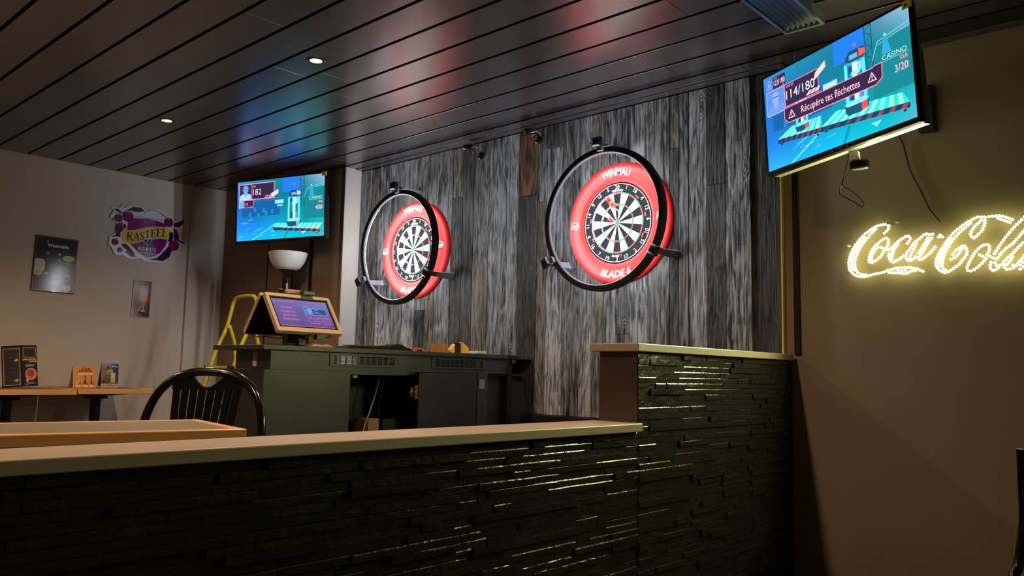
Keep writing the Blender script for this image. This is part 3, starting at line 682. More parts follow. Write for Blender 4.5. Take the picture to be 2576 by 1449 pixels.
def television(name, label, loc, ya, ti, ro, W, Hh, second):
    r = thing('wall_television', label, 'television', loc, m3=facing(ya, ti, ro)); bz = .008
    MB().box(-W/2, W/2, .0012, .022, -Hh/2, Hh/2).build('casing', 'black_gloss', r, bevel=.003, local=True)
    fr = MB(); ch = .020
    fr.box(-W/2, W/2, -.004, .0011, Hh/2-bz, Hh/2).box(-W/2, W/2, -.004, .0011, -Hh/2, -Hh/2+ch).box(-W/2, -W/2+bz, -.004, .0011, -Hh/2+ch, Hh/2-bz).box(W/2-bz, W/2, -.004, .0011, -Hh/2+ch, Hh/2-bz)
    fr.build('bezel', 'black_gloss', r, local=True)
    MB().prism([(.022, Hh*.30), (.058, Hh*.1), (.066, -Hh*.34), (.066, -Hh/2+.006), (.060, -Hh/2+.001), (.022, -Hh/2+.001)], -W*.485, W*.485, 'x').build('back_shell', 'tv_back_lit' if second else 'tv_back', r, bevel=.003, local=True)
    w_, h_ = W-2*bz, Hh-bz-ch
    cv = Canvas(w_, h_); game_scene(cv, second)
    if second:
        portrait(cv, .02, .035, .075, .15, (70,110,190), (120,150,215), (90,120,200)); cv.rect(.078, .035, .178, .158, NAVY); cv.text('123/180', .130, .10, .055, (255,190,215), width=.088); cv.text('VNE', .10, .052, .018, PINK); cv.text('///', .16, .145, .025, PINK, shear=.3)
        portrait(cv, .022, .168, .166, .424, (80,120,195), (120,150,220), (95,130,205)); cv.frame([(.022, .168), (.166, .168), (.166, .424), (.022, .424)], .006, (200,170,210))
        cv.rect(.168, .171, .418, .40, NAVY); cv.frame([(.168, .171), (.418, .171), (.418, .40), (.168, .40)], .007, PINK)
        cv.text('VVV77', .208, .20, .028, PINK, bold=.01); cv.text('114/180', .285, .285, .09, (255,205,225), width=.215)
        for k in range(3): cv.poly([(.325+.03*k, .385), (.35+.03*k, .345), (.372+.03*k, .345), (.347+.03*k, .385)], (230,190,215))
        cv.poly([(.387, .27), (.40, .20), (.472, .125), (.474, .19), (.40, .265)], (255,170,140)); cv.poly([(.397, .255), (.408, .205), (.463, .148), (.464, .185), (.405, .25)], (170,190,240))
        bn = [(.158, .415), (.77, .415), (.785, .403), (.827, .403), (.824, .535), (.783, .579), (.184, .572), (.156, .52)]
        cv.poly(bn[::-1], (46,30,58)); cv.frame(bn, .008, PINK); cv.text('Récupére tes fléchettes', .487, .495, .072, (255,185,205), width=.405)
        for u in (.212, .765):
            cv.frame([(u-.024, .53), (u, .455), (u+.024, .53)], .009, (255,185,205)); cv.line([(u, .48), (u, .505)], .007, (255,185,205)); cv.circ(u, .518, .003, (255,185,205))
        cv.text('TOUR', .952, .436, .034, PINK, width=.045); cv.text('3/20', .936, .514, .065, (255,160,185), width=.075)
    else:
        cv.rect(.172, .05, .434, .31, NAVY); portrait(cv, .026, .05, .172, .31, (40,38,70), (95,140,215), (140,185,235))
        cv.frame([(.025, .048), (.436, .046), (.434, .31), (.025, .31)], .012, PINK); cv.line([(.173, .05), (.175, .31)], .01, PINK)
        cv.text('CD', .203, .094, .028, PINK, bold=.02); cv.text('182', .236, .19, .10, (255,170,195), width=.095)
        for k in range(3): cv.frame([(.325+.028*k, .30), (.34+.028*k, .262), (.36+.028*k, .262), (.345+.028*k, .30)], .008, PINK)
        cv.poly([(.395, .29), (.40, .235), (.483, .175), (.484, .245), (.42, .30)], (255,170,140)); cv.poly([(.405, .275), (.408, .24), (.473, .195), (.474, .235), (.42, .285)], (160,190,235))
        cv.rect(.026, .322, .084, .44, (90,150,225)); cv.rect(.084, .322, .195, .44, NAVY); cv.frame([(.026, .32), (.195, .322), (.195, .44), (.026, .44)], .008, PINK)
        cv.text('214', .110, .385, .05, PINK, width=.045); cv.text('///', .165, .425, .025, PINK, shear=.3)
        cv.text('TOUR', .954, .446, .03, PINK, width=.045, bold=.02); cv.text('4/20', .94, .533, .06, (255,160,185), width=.075, bold=.02)
    pic = cv.build('screen', 'screen_picture', r, base=-.0002); pic.location = (0, 0, (ch-bz)/2)
    MB().box(W/2-.034, W/2+.006, -.0052, .0, Hh/2-.026, Hh/2+.004).build('energy_sticker', 'yellow_tag', r, local=True)
    MB().prism([(W/2-.026, Hh/2-.018), (W/2-.010, Hh/2-.018), (W/2-.018, Hh/2-.006)], -.0056, -.005).build('sticker_mark', 'black_plastic', r, local=True)
    for k in range(3): MB().box(-.02+.04*k, -.008+.04*k, -.0046, -.004, -Hh/2+.006, -Hh/2+.009).build('badge', 'steel_plate', r, local=True)
    return r
t1 = television('t', 'wall television showing a score of 182, hung in the brown corner', (-2.776, -.436, 2.081), .2843, .0465, 0, .86, .484, False)
t2 = television('t', 'large tilted television showing a pink-edged banner, above the brown wall', (1.352, -.503, 2.0155), -.448, .037, .0283, .80, .45, True)
# brackets reach from the sets to the walls
r = thing('television_bracket', 'black swivel bracket holding the large tilted television', 'bracket', (1.565, 0, 1.95))
MB().box(1.535, 1.60, -.03, .024, 1.955, 2.15).build('wall_plate', 'black_metal', r, bevel=.004)
for z in (2.0, 2.06): MB().bar((1.42, -.39, z), (1.555, -.031, z), .03, .02).build('swivel_arm', 'black_metal', r)
MB().bar((-2.80, -.38, 2.08), (-2.86, -.19, 2.08), .06, .05).box(-2.95, -2.78, -.2, -.17, 1.98, 2.18).build('wall_bracket', 'black_metal', None, label='black bracket behind the television in the brown corner', cat='bracket')
# media box and cords under the large set
r = thing('media_player', 'small black media box dangling under the large tilted television', 'device', (1.41, -.40, 1.735))
MB().box(1.385, 1.417, -.415, -.385, 1.772, 1.81).build('plug', 'pale_plastic', r, bevel=.003)
MB().box(1.385, 1.452, -.422, -.38, 1.735, 1.7715).build('case', 'black_gloss', r, bevel=.007)
def smooth_path(P, n=8):
    P = [Vector(p) for p in P]; out = []
    for i in range(len(P)-1):
        a = P[max(i-1, 0)]; b = P[i]; c = P[i+1]; d = P[min(i+2, len(P)-1)]
        for k in range(n):
            t = k/n; out.append(.5*((2*b)+(c-a)*t+(2*a-5*b+4*c-d)*t*t+(3*b-a-3*c+d)*t**3))
    return out+[P[-1]]
MB().tube(smooth_path([(x, -.40, z) for x, z in ((1.373, 1.81), (1.373, 1.785), (1.357, 1.718), (1.337, 1.655), (1.345, 1.640), (1.390, 1.607), (1.420, 1.582), (1.430, 1.590), (1.423, 1.608), (1.383, 1.653), (1.355, 1.672), (1.350, 1.686), (1.368, 1.718), (1.388, 1.741))]), .0022, 7).build('looped_cord', 'cable_black', None, smooth=True, label='looped black cord hanging below the large tilted television', cat='cord')
MB().tube(smooth_path([(1.45, .0, 1.96), (1.462, .018, 1.921), (1.476, .02, 1.85), (1.491, .02, 1.793), (1.53, .02, 1.70), (1.556, .02, 1.63), (1.575, .02, 1.60), (1.60, .015, 1.565)]), .0026, 6).build('power_cord', 'cable_black', None, smooth=True, label='thin black cord running down the brown wall to the lit sign', cat='cord')

# ------------------------------------------------------------------ lit script sign
LEDS=[(-634,172),(-615,188),(-600,207),(-598,231),(-614,247),(-638,248),(-662,246),(-686,242),(-709,235),(-730,223),(-751,210),(-772,196),(-792,183),(-810,166),(-828,148),(-844,130),(-860,112),(-876,93),(-890,73),(-904,52),(-914,30),(-925,8),(-932,-15),(-938,-39),(-942,-63),(-942,-88),(-939,-112),(-932,-136),(-917,-155),(-900,-173),(-880,-186),(-857,-194),(-833,-199),(-808,-199),(-784,-194),(-760,-188),(-736,-183),(-712,-179),(-688,-176),(-663,-172),(-640,-166),(-617,-157),(-593,-152),(-569,-148),(-545,-141),(-521,-140),(-496,-141),(-472,-141),(-447,-143),(-423,-146),(-400,-154),(-376,-159),(-356,-174),(-334,-184),(-604,-176),(-580,-179),(-556,-181),(-532,-184),(-508,-188),(-484,-192),(-461,-193),(-440,-182),(-418,-172),(-394,-174),(-530,-162),(-501,-166),(-472,-164),(-704,214),(-723,198),(-741,182),(-759,164),(-775,146),(-792,128),(-807,109),(-823,89),(-836,69),(-849,48),(-861,26),(-871,3),(-880,-20),(-886,-43),(-892,-67),(-890,-92),(-888,-117),(-880,-140),(-866,-159),(-846,-173),(-823,-180),(-798,-182),(-802,146),(-817,127),(-832,109),(-847,90),(-861,70),(-875,51),(-886,30),(-898,9),(-906,-13),(-912,-36),(-917,-60),(-917,-84),(-914,-107),(-906,-130),(-682,90),(-664,108),(-643,120),(-620,128),(-602,111),(-603,86),(-609,62),(-621,41),(-639,23),(-649,1),(-663,-20),(-679,-38),(-699,-54),(-720,-67),(-742,-79),(-765,-72),(-770,-53),(-765,-28),(-758,-4),(-748,18),(-734,39),(-721,60),(-704,78),(-746,-52),(-746,-26),(-737,-1),(-722,20),(-707,41),(-686,55),(-662,50),(-642,40),(-621,24),(-596,24),(-450,64),(-434,83),(-425,106),(-438,126),(-461,125),(-483,114),(-505,101),(-524,86),(-543,70),(-561,53),(-579,35),(-599,-9),(-602,-33),(-599,-58),(-587,-78),(-566,-89),(-545,-77),(-522,-66),(-501,-54),(-482,-38),(-527,65),(-542,47),(-555,29),(-565,8),(-572,-13),(-578,-35),(-578,-58),(-250,124),(-275,122),(-297,131),(-318,124),(-338,108),(-357,93),(-377,78),(-396,63),(-410,43),(-425,23),(-440,4),(-456,-15),(-463,-38),(-462,-63),(-448,-82),(-426,-83),(-405,-72),(-386,-56),(-259,93),(-274,74),(-288,55),(-301,35),(-314,15),(-325,-7),(-336,-28),(-351,-46),(-365,-66),(-362,-80),(-340,-81),(-320,-68),(-301,-54),(-282,-39),(-265,-22),(-249,-5),(-234,14),(-288,98),(-299,76),(-310,54),(-322,33),(-336,12),(-349,-8),(-366,-26),(-380,58),(-390,34),(-402,10),(-414,-13),(-425,-37),(-434,-62),(-206,94),(-192,111),(-176,94),(74,74),(91,91),(109,109),(122,129),(131,152),(136,176),(140,200),(139,224),(115,228),(90,230),(67,222),(45,212),(23,201),(1,190),(-19,176),(-39,161),(-59,146),(-78,131),(-96,115),(-112,96),(-128,77),(-142,57),(-156,37),(-170,16),(-183,-4),(-196,-25),(-207,-47),(-218,-69),(-227,-92),(-232,-116),(-232,-141),(-223,-163),(-208,-182),(-188,-196),(-167,-208),(-143,-201),(-122,-189),(-101,-175),(-81,-161),(-61,-147),(-45,-128),(-30,-109),(-16,-89),(-3,-68),(1,-44),(-2,-20),(-13,2),(-33,1),(-55,-10),(-75,-24),(-90,-43),(-106,-62),(54,63),(39,74),(32,94),(39,115),(51,135),(63,155),(80,171),(97,186),(114,202),(36,186),(16,171),(-3,156),(-22,141),(-40,124),(-58,107),(-75,89),(-91,71),(-106,51),(-120,31),(-134,11),(-147,-10),(-159,-31),(-167,-55),(-175,-78),(-180,-102),(-184,-126),(-185,-151),(-178,-174),(-158,-188),(-110,68),(-125,48),(-141,29),(-155,9),(-169,-12),(-182,-33),(-191,-56),(-200,-79),(-205,-103),(-206,-127),(-208,-152),(-30,-16),(-47,-35),(-59,-56),(-75,-75),(-95,-89),(-118,-100),(168,224),(193,225),(217,226),(242,223),(265,216),(287,206),(309,194),(330,182),(232,204),(252,193),(272,183),(292,172),(312,162),(144,-84),(156,-62),(163,-39),(163,-15),(149,0),(125,-2),(103,-13),(84,-28),(67,-47),(53,-67),(40,-88),(28,-109),(17,-131),(6,-153),(-2,-176),(2,-201),(25,-206),(48,-197),(68,-183),(87,-167),(105,-150),(120,-131),(136,-112),(92,-80),(114,-94),(164,-96),(184,-112),(208,-122),(394,174),(377,157),(359,139),(342,121),(326,103),(309,84),(294,65),(278,46),(264,26),(250,6),(236,-15),(223,-36),(210,-57),(197,-78),(170,-147),(164,-171),(164,-195),(180,-213),(201,-207),(220,-191),(236,-172),(398,76),(383,58),(368,40),(352,22),(337,4),(321,-13),(301,-27),(282,-40),(265,-56),(248,-73),(234,-92),(220,-111),(198,-152),(208,-174),(414,194),(429,214),(446,232),(463,234),(465,211),(457,187),(448,163),(438,140),(426,118),(414,96),(394,-10),(377,-28),(361,-45),(344,-63),(328,-81),(311,-98),(293,-114),(275,-131),(258,-148),(254,-170),(262,-192),(277,-211),(300,-209),(323,-200),(342,-186),(356,-167),(371,-148),(387,-130),(401,-110),(414,-90),(428,-70),(449,-58),(468,-69),(461,-90),(451,-112),(440,-133),(431,-156),(425,-179),(435,-200),(455,-195),(474,-180),(490,-162),(320,-114),(308,-134),(295,-154),(280,-172),(322,-182),(370,-182),(388,-162),(368,-215),(390,-200),(427,9),(446,0),(447,-19),(434,-40)]
sg = thing('lit_sign', 'white script letters made of glowing lamps on the brown wall', 'sign', (1.70, -.012, 1.45))
MB().box(-.52, .62, .006, .009, -.17, .19).build('backing_sheet', 'clear_acrylic', sg, local=True)
for x, z in ((-.30, .125), (-.479, .048), (-.476, -.062), (-.27, .134), (.58, .15), (.58, -.13)):
    MB().lathe([(.0, -.006), (.006, -.006), (.006, .036)], 12, (x, 0, z), 'y').build('standoff', 'pale_plastic', sg, smooth=True, local=True)  # pale colour stands in for bright glints on metal standoffs
base = None; more = MB(); feet = MB(); LEDS.sort(key=lambda p: p[0])
for i, (x, z) in enumerate(LEDS):
    x, z = x/2000, z/2000
    if i < 300:
        if base is None:
            base = MB().lathe([(.0046, -.0004), (0, -.0009)], 8, axis='y', caps=False).build('lamp', 'sign_led', sg, smooth=True, local=True); o = base
        else: o = base.copy(); col.objects.link(o)
        o.location = (x, 0, z)
    else: more.lathe([(.0046, -.0004), (0, -.0009)], 8, (x, 0, z), 'y', caps=False)
    feet.lathe([(0, .0045), (.0052, .0045), (.0052, -.0016), (.0047, -.0016), (.0047, .0003), (0, .0003)], 8, (x, 0, z), 'y')
o = more.build('lamp_cluster', 'sign_led', sg, smooth=True, local=True); o['kind'] = 'stuff'
o = feet.build('lamp_sockets', 'led_collar', sg, smooth=True, local=True); o['kind'] = 'stuff'

# ------------------------------------------------------------------ tin signs on the beige wall
F90 = facing(math.pi/2)
def tin(name, label, y, z, W, Hh, ro, back):
    r = thing('tin_sign', label, 'sign', (XL+.012, y, z), m3=facing(math.pi/2, 0, ro))
    MB().box(-W/2, W/2, 0, .008, -Hh/2, Hh/2).build('plate', back, r, bevel=.004, local=True)
    return r
r = tin('t', 'dark tin sign with a chalice glass of beer and two bottles', -1.568, 1.62, .29, .405, -.02, 'tin_dark')
cv = Canvas(.272, .387)
cv.grad([[(44,22,40),(38,18,34),(40,20,36)], [(40,18,40),(30,14,34),(40,18,36)], [(60,40,60),(70,70,100),(70,40,56)], [(80,60,80),(110,120,160),(120,60,80)], [(60,20,30),(90,30,44),(60,16,24)]], 6, 10)
cv.text('Westmalle', .53, .145, .062, (240,238,240), width=.54, bold=.02); cv.circ(.26, .085, .02, (230,150,150)); cv.line([(.66, .215), (.82, .215)], .008, (120,40,40))
def bottle(cv, u, v0, v1, w_, c, cap):
    cv.poly([(u-w_*.35, v0+.05), (u-w_*.35, v0+.22), (u-w_, v0+.34), (u-w_, v1), (u+w_, v1), (u+w_, v0+.34), (u+w_*.35, v0+.22), (u+w_*.35, v0+.05)], c); cv.rect(u-w_*.42, v0, u+w_*.42, v0+.055, cap)
bottle(cv, .30, .27, .68, .085, (34,34,52), (110,140,170)); bottle(cv, .585, .27, .68, .085, (46,30,36), (200,120,120))
cv.circ(.30, .41, .025, (120,130,150)); cv.circ(.585, .40, .025, (150,130,140))
cv.poly([(.66, .37), (.68, .46), (.75, .52), (.80, .56), (.84, .56), (.9, .52), (.95, .46), (.97, .37)], (70,30,40)); cv.circ(.815, .36, .155, (206,196,120), .055); cv.text('Westmalle', .815, .455, .02, (225,215,220), width=.18)
cv.rect(.795, .55, .835, .68, (180,180,190)); cv.circ(.815, .69, .09, (170,175,190), .022)
cv.poly([(0, .44), (.03, .42), (.2, .42), (.25, .48), (.24, .62), (.16, .72), (0, .72)], (212,200,196)); cv.poly([(0, .64), (.2, .66), (.13, .74), (0, .72)], (206,160,80))
cv.circ(.3, .68, .07, (150,170,200), .02); cv.circ(.4, .86, .045, (150,170,200), .03); cv.poly([(.72, .87), (.9, .87), (.96, .93), (.86, 1), (.74, .97)], (216,190,170)); cv.poly([(0, .97), (.02, .93), (.5, .99), (.7, .99), (.7, 1), (0, 1)], (120,20,36))
cv.build('print', 'print_gloss', r)
r = tin('t', 'small narrow tin sign showing an orange cocktail in a stemmed glass', -.926, 1.422, .145, .295, -.02, 'tin_white')
cv = Canvas(.135, .285)
cv.grad([[(150,150,140),(120,110,100),(110,90,80)], [(160,160,150),(175,175,185),(110,80,80)], [(130,140,130),(180,150,150),(80,60,60)], [(120,130,110),(120,100,100),(40,60,50)], [(190,170,160),(120,80,70),(80,40,36)]], 6, 8)
cv.rect(.36, .14, .8, .55, (190,190,205)); cv.text('PICON', .58, .19, .045, (60,54,60), width=.38); cv.rect(.54, .08, .6, .11, (40,36,40)); cv.circ(.62, .52, .2, (220,150,50), .085); cv.circ(.64, .5, .12, (240,180,60), .06)
cv.poly([(.5, .57), (.75, .57), (.68, .67), (.57, .67)], (226,140,60)); cv.rect(.60, .66, .65, .82, (200,200,214)); cv.circ(.62, .84, .13, (205,205,220), .02); cv.poly([(.3, .85), (.55, .6), (.5, .75), (.36, .88)], (200,140,140)); cv.poly([(.3, .9), (.4, .85), (1, .95), (1, 1), (.8, .96)], (70,30,30))
cv.build('print', 'print_gloss', r)
for u, v in ((-.064, .138), (.064, .138), (-.064, -.138), (.064, -.138)): MB().lathe([(0, -.0012), (.003, -.0012), (.003, .002)], 10, (u, 0, v), 'y').build('screw', 'black_metal', r, local=True)
KAS={'outer':[(-225,222),(-211,187),(-191,204),(-162,219),(-124,227),(-85,222),(-53,207),(-37,200),(-7,215),(28,223),(64,221),(97,206),(128,178),(152,184),(180,183),(184,165),(187,145),(223,159),(260,179),(282,180),(285,147),(269,104),(245,88),(228,90),(245,55),(249,15),(276,-6),(311,-30),(286,-44),(253,-42),(247,-75),(224,-103),(192,-115),(178,-153),(152,-184),(117,-205),(69,-214),(30,-211),(-1,-216),(-33,-206),(-65,-190),(-88,-201),(-125,-205),(-163,-202),(-195,-182),(-221,-182),(-246,-189),(-266,-168),(-279,-139),(-291,-127),(-306,-123),(-308,-93),(-303,-65),(-312,-57),(-283,-32),(-262,-17),(-259,18),(-260,64),(-281,76),(-281,103),(-307,96),(-311,110),(-295,136),(-289,156),(-308,165),(-302,179),(-272,184),(-243,185),(-229,198)],
'shield':[(-176,30),(-175,77),(-144,117),(-83,127),(-25,130),(47,125),(112,113),(139,60),(145,-24),(132,-70),(92,-131),(27,-175),(-12,-180),(-76,-144),(-141,-94),(-170,-47)],
'banner':[(-218,39),(-198,23),(-163,16),(-118,25),(-66,44),(-20,61),(38,74),(90,79),(130,75),(167,70),(184,63),(177,50),(145,43),(150,17),(149,-15),(96,-12),(25,-26),(-33,-40),(-66,-60),(-111,-78),(-156,-88),(-194,-82),(-214,-61),(-216,-15)],
'band':[(-143,161),(-82,169),(12,170),(110,165),(109,119),(47,125),(-25,130),(-140,118)],
'badge':[(-39,-37),(10,-30),(11,-50),(1,-71),(-9,-78),(-21,-74),(-38,-57)],
'black1':[(153,42),(185,55),(195,20),(186,-22),(150,-31)],
'black2':[(-213,48),(-193,67),(-185,29),(-202,26)],
'leaf1':[(-193,172),(-131,210),(-85,210),(-48,190),(-90,173),(-144,172)],
'leaf2':[(182,99),(196,130),(241,149),(276,179),(267,128),(236,99)],
'leaf3':[(93,-151),(160,-66),(191,-99),(170,-158),(116,-197),(68,-190),(29,-199),(-12,-180),(28,-185),(67,-174)],
'leaf4':[(-212,-92),(-171,-94),(-139,-121),(-97,-174),(-121,-162),(-168,-140),(-199,-121)],
'leaf5':[(187,84),(221,72),(240,26),(238,-3),(302,-29),(269,-32),(226,-13),(198,-21),(199,28)],
'leaf6':[(-296,-53),(-258,-28),(-258,57),(-213,75),(-215,-46),(-256,-44)],
'leaf7':[(-186,-150),(-137,-144),(-105,-175),(-81,-184),(-134,-187)],
'leaf8':[(-293,167),(-257,175),(-233,158),(-218,152),(-210,142),(-240,141)],
'berries':[(-178,124,42),(-248,101,31),(-235,21,27),(-261,-87,25),(-220,-145,19),(145,126,37),(200,-57,42)],
'tx':{'kL':(-180,-64),'kR':(135,3),'kT':(-185,-2),'kRT':(99,55),'r0':(-83,-126),'r1':(57,-120),'rt':(-83,-98),'f0':(-89,-150),'f1':(65,-147),'v0':(-135,134),'v1':(102,136),'b7':(-13,-49)}}
r = thing('tin_sign', 'shaped purple tin sign with berries and a yellow ribbon', 'sign', (XL+.012, -.9, 1.93), m3=F90)
K2 = lambda k: [(x/1000, z/1000) for x, z in KAS[k]]
MB().prism(K2('outer'), 0, .006).build('plate', 'tin_white', r, bevel=.0012, local=True)
cv = Canvas(1., 1.); W2 = lambda pts: [(.5+x, .5-z) for x, z in pts]
for k, c in (('leaf1',(84,24,66)),('leaf2',(76,16,64)),('leaf3',(62,20,72)),('leaf4',(54,20,48)),('leaf5',(92,20,84)),('leaf6',(88,28,88)),('leaf7',(120,50,90)),('leaf8',(88,30,90))): cv.poly(W2(K2(k)), c)
def grow(P, f):
    cx = sum(p[0] for p in P)/len(P); cz = sum(p[1] for p in P)/len(P); return [(cx+(x-cx)*f, cz+(z-cz)*f) for x, z in P]
cv.poly(W2(grow(K2('shield'), 1.04)), (215,205,225)); cv.poly(W2(K2('shield')), (132,22,124)); cv.poly(W2(K2('band')), (212,216,228))
cv.poly(W2(K2('black1')), (20,24,22)); cv.poly(W2(K2('black2')), (20,24,22))
cv.poly(W2(grow(K2('banner'), 1.04)), (235,230,225)); cv.poly(W2(K2('banner')), (226,186,72))
def ribbon(t, y):     # centre line of the ribbon lettering
    x = -.178+.318*t; z0 = -.060+.062*t-.012*math.sin(t*2*math.pi)
    return (.5+x, .5-(z0+.063*y))
for q in serif_polys('KASTEEL', ribbon): cv.poly(q, (28,22,16))
cv.poly(W2(grow(K2('badge'), 1.22)), (225,220,228)); cv.poly(W2(K2('badge')), (24,24,28)); cv.text('7', .5-.012, .5+.050, .030, (225,220,228), bold=.02)
for q in serif_polys('RUBUS', lambda t, y: (.5-.084+.143*t, .5-(-.128+.030*y))): cv.poly(q, (240,225,235))
cv.text('FRAMBOISE', .5-.012, .5+.145, .014, (226,200,220), width=.152); cv.text('VANHONSEBROUCK', .5-.017, .5-.135, .012, (120,120,140), width=.236, rot=.0)
for bx, bz, br in KAS['berries']:
    bx, bz, br = bx/1000, bz/1000, br/1000
    cv.circ(.5+bx, .5-bz, br, (66,12,58), br)
    for a in range(6):
        for q in (.35, .78): cv.circ(.5+bx+br*q*math.cos(a*1.047+q), .5-bz+br*q*math.sin(a*1.047+q), br*.27, (118+int(40*((a*7) % 3)/3), 28, 98), br*.27, 10)
    cv.poly([(.5+bx-br*.6, .5-bz-br*1.1), (.5+bx, .5-bz-br*.6), (.5+bx+br*.7, .5-bz-br*1.2), (.5+bx+br*.1, .5-bz-br*.85)], (170,130,90))
cv.line([(.5-.19, .5-.168), (.5-.14, .5-.205), (.5-.09, .5-.205)], .004, (90,40,90)); cv.line([(.5-.055, .5-.175), (.5+.0, .5-.205), (.5+.06, .5-.2), (.5+.12, .5-.165)], .004, (90,40,90))
cv.build('print', 'print_gloss', r)

# ------------------------------------------------------------------ games console desk between the lanes
X0, X1 = -.935, -.637
d = thing('console_desk', 'long black console cabinet standing end-on to the plank wall', 'cabinet', ((X0+X1)/2, -.87, 0))
MB().box(-1.065, -.622, -1.79, -.008, .978, 1.0).build('desk_top', 'desk_black', d, bevel=.002)
# upper fascia, built around its two vent openings, with an open back
fa = MB(); z0, z1 = .893, .9775
V1, V2, VZ = (-1.425, -1.042), (-.789, -.409), (.921, .965)
for ya, yb in ((-1.743, V1[0]), (V1[1], V2[0]), (V2[1], -.20)): fa.box(X1-.014, X1, ya, yb, z0, z1)
for a, b in (V1, V2): fa.box(X1-.014, X1, a, b, z0, VZ[0]).box(X1-.014, X1, a, b, VZ[1], z1)
fa.build('fascia', 'desk_black', d)
MB().box(X0, X1-.0145, -1.743, -1.728, z0, z1).build('end_panel', 'desk_dark', d)
MB().box(X0+.02, X1-.05, -.16, -.12, z0, z1).build('support_post', 'desk_dark', d)
for a, b in (V1, V2):
    f = MB(); e = .012
    f.box(X1+.0003, X1+.004, a-e, b+e, VZ[1]-.004, VZ[1]+.008).box(X1+.0003, X1+.004, a-e, b+e, VZ[0]-.008, VZ[0]+.004).box(X1+.0003, X1+.004, a-e, a+.012, VZ[0]+.004, VZ[1]-.004).box(X1+.0003, X1+.004, b-.012, b+e, VZ[0]+.004, VZ[1]-.004)
    vf = f.build('vent_grille', 'desk_black', d)
    n = 10; L = (b-a-.024)/n
    for k in range(1, n): MB().box(X1-.004, X1+.0025, a+.012+k*L-.0035, a+.012+k*L+.0035, VZ[0]+.004, VZ[1]-.004).build('divider', 'desk_black', vf)
    for k in range(1, 6):
        z = VZ[0]+.004+k*(VZ[1]-VZ[0]-.008)/6
        MB().box(X1-.003, X1+.002, a+.012, b-.012, z-.0014, z+.0014).build('slat', 'desk_black', vf)
MB().box(X0, X0+.012, -1.04, -.18, z0, z1).build('rear_panel', 'desk_dark', d)
MB().box(X0, X0+.012, -1.7275, -1.19, z0, z1).build('rear_panel', 'desk_dark', d)
# lower cabinet shell
Zt = .8925
MB().box(X1-.018, X1+.002, -1.775, -1.315, .02, Zt).build('front_panel', 'desk_black', d, bevel=.0015)
MB().box(X0-.02, X1-.0185, -1.775, -1.757, .0, Zt).build('side_panel', 'desk_dark', d)
MB().box(X0-.02, X0-.004, -1.7565, -.03, .0, Zt).build('back_panel', 'desk_dark', d)
MB().box(X0-.0035, X1-.0185, -1.7565, -.03, .02, .04).build('bottom_panel', 'desk_dark', d)
MB().prism([(-1.3145, .875), (-.96, .875), (-.945, Zt), (-1.3145, Zt)], X1-.016, X1, 'x').build('rail', 'desk_black', d)
MB().box(X0-.0035, X1-.017, -1.7565, -.03, Zt-.012, Zt).build('shelf', 'desk_dark', d)
dr = MB().box(X1-.018, X1+.002, -.885, -.462, .03, .890).build('door', 'desk_dark', d, bevel=.0015)
MB().box(X1-.018, X1+.006, -.460, -.380, .0, .8915).build('stile', 'desk_black', d, bevel=.001)
MB().box(X1+.0065, X1+.010, -.452, -.405, .805, .858).build('strike_plate', 'steel_plate', d, bevel=.0015)
MB().box(X1-.06, X1-.05, -.378, -.02, .0, .890).build('recess_panel', 'desk_dark', d)
MB().box(X1-.0495, X1-.012, -.20, -.16, .0, .8895).build('rib', 'desk_dark', d)
lk = MB().lathe([(.006, -.02), (.006, -.065), (.012, -.066), (.012, -.071), (.0, -.071)], 14, (X1, -.872, .79), 'x').build('lock_barrel', 'brass', d, smooth=True)
MB().box(X1-.026, X1-.004, -.8895, -.8855, .755, .825).build('lock_plate', 'brass', d, bevel=.003)
MB().bar((X1-.066, -.872, .765), (X1-.066, -.872, .815), .004, .012).build('lock_cam', 'brass', d)
MB().box(X1-.03, X1-.012, -1.290, -1.262, .859, .8735).build('door_catch', 'green_key', d, bevel=.003)
MB().box(-.785, -.752, -1.7438, -1.7431, .905, .970).build('tape_strip', 'pink_tape', d)
MB().tube(smooth_path([(-.75, -1.045, .875), (-.75, -1.052, .85), (-.75, -1.069, .791), (-.75, -1.093, .722), (-.75, -1.139, .601), (-.75, -1.20, .40), (-.75, -1.22, .045)]), .0035, 7).build('hanging_cable', 'cable_white', None, smooth=True, label='pale cable hanging inside the open console cabinet', cat='cable')
MB().tube(smooth_path([(-.80, -.98, .87), (-.80, -.988, .82), (-.80, -1.002, .759), (-.80, -1.010, .665)]), .003, 7).build('hanging_cable', 'cable_black', None, smooth=True, label='thin dark cable hanging straight inside the open console cabinet', cat='cable')
MB().tube(smooth_path([(-.82, -1.23, .85), (-.82, -1.162, .835), (-.82, -1.106, .809), (-.82, -1.066, .769), (-.82, -1.045, .72), (-.82, -1.048, .665)]), .004, 7).build('hanging_cable', 'dark_red', None, smooth=True, label='reddish cable curving down inside the open console cabinet', cat='cable')
MB().prism([(-1.36, .06), (-1.30, .06), (-1.245, .655), (-1.33, .68)], -.80, -.797, 'x').build('paper_sheet', 'paper', None, label='crumpled pale paper inside the open console cabinet', cat='paper')
MB().box(-.88, -.765, -1.10, -1.03, .041, .655).build('carton', 'cardboard', None, bevel=.002, label='brown carton standing inside the open console cabinet', cat='box')
MB().box(-.9, -.76, -1.01, -.90, .041, .65).build('carton', 'desk_dark', None, bevel=.002, label='dark box beside the carton inside the console cabinet', cat='box')

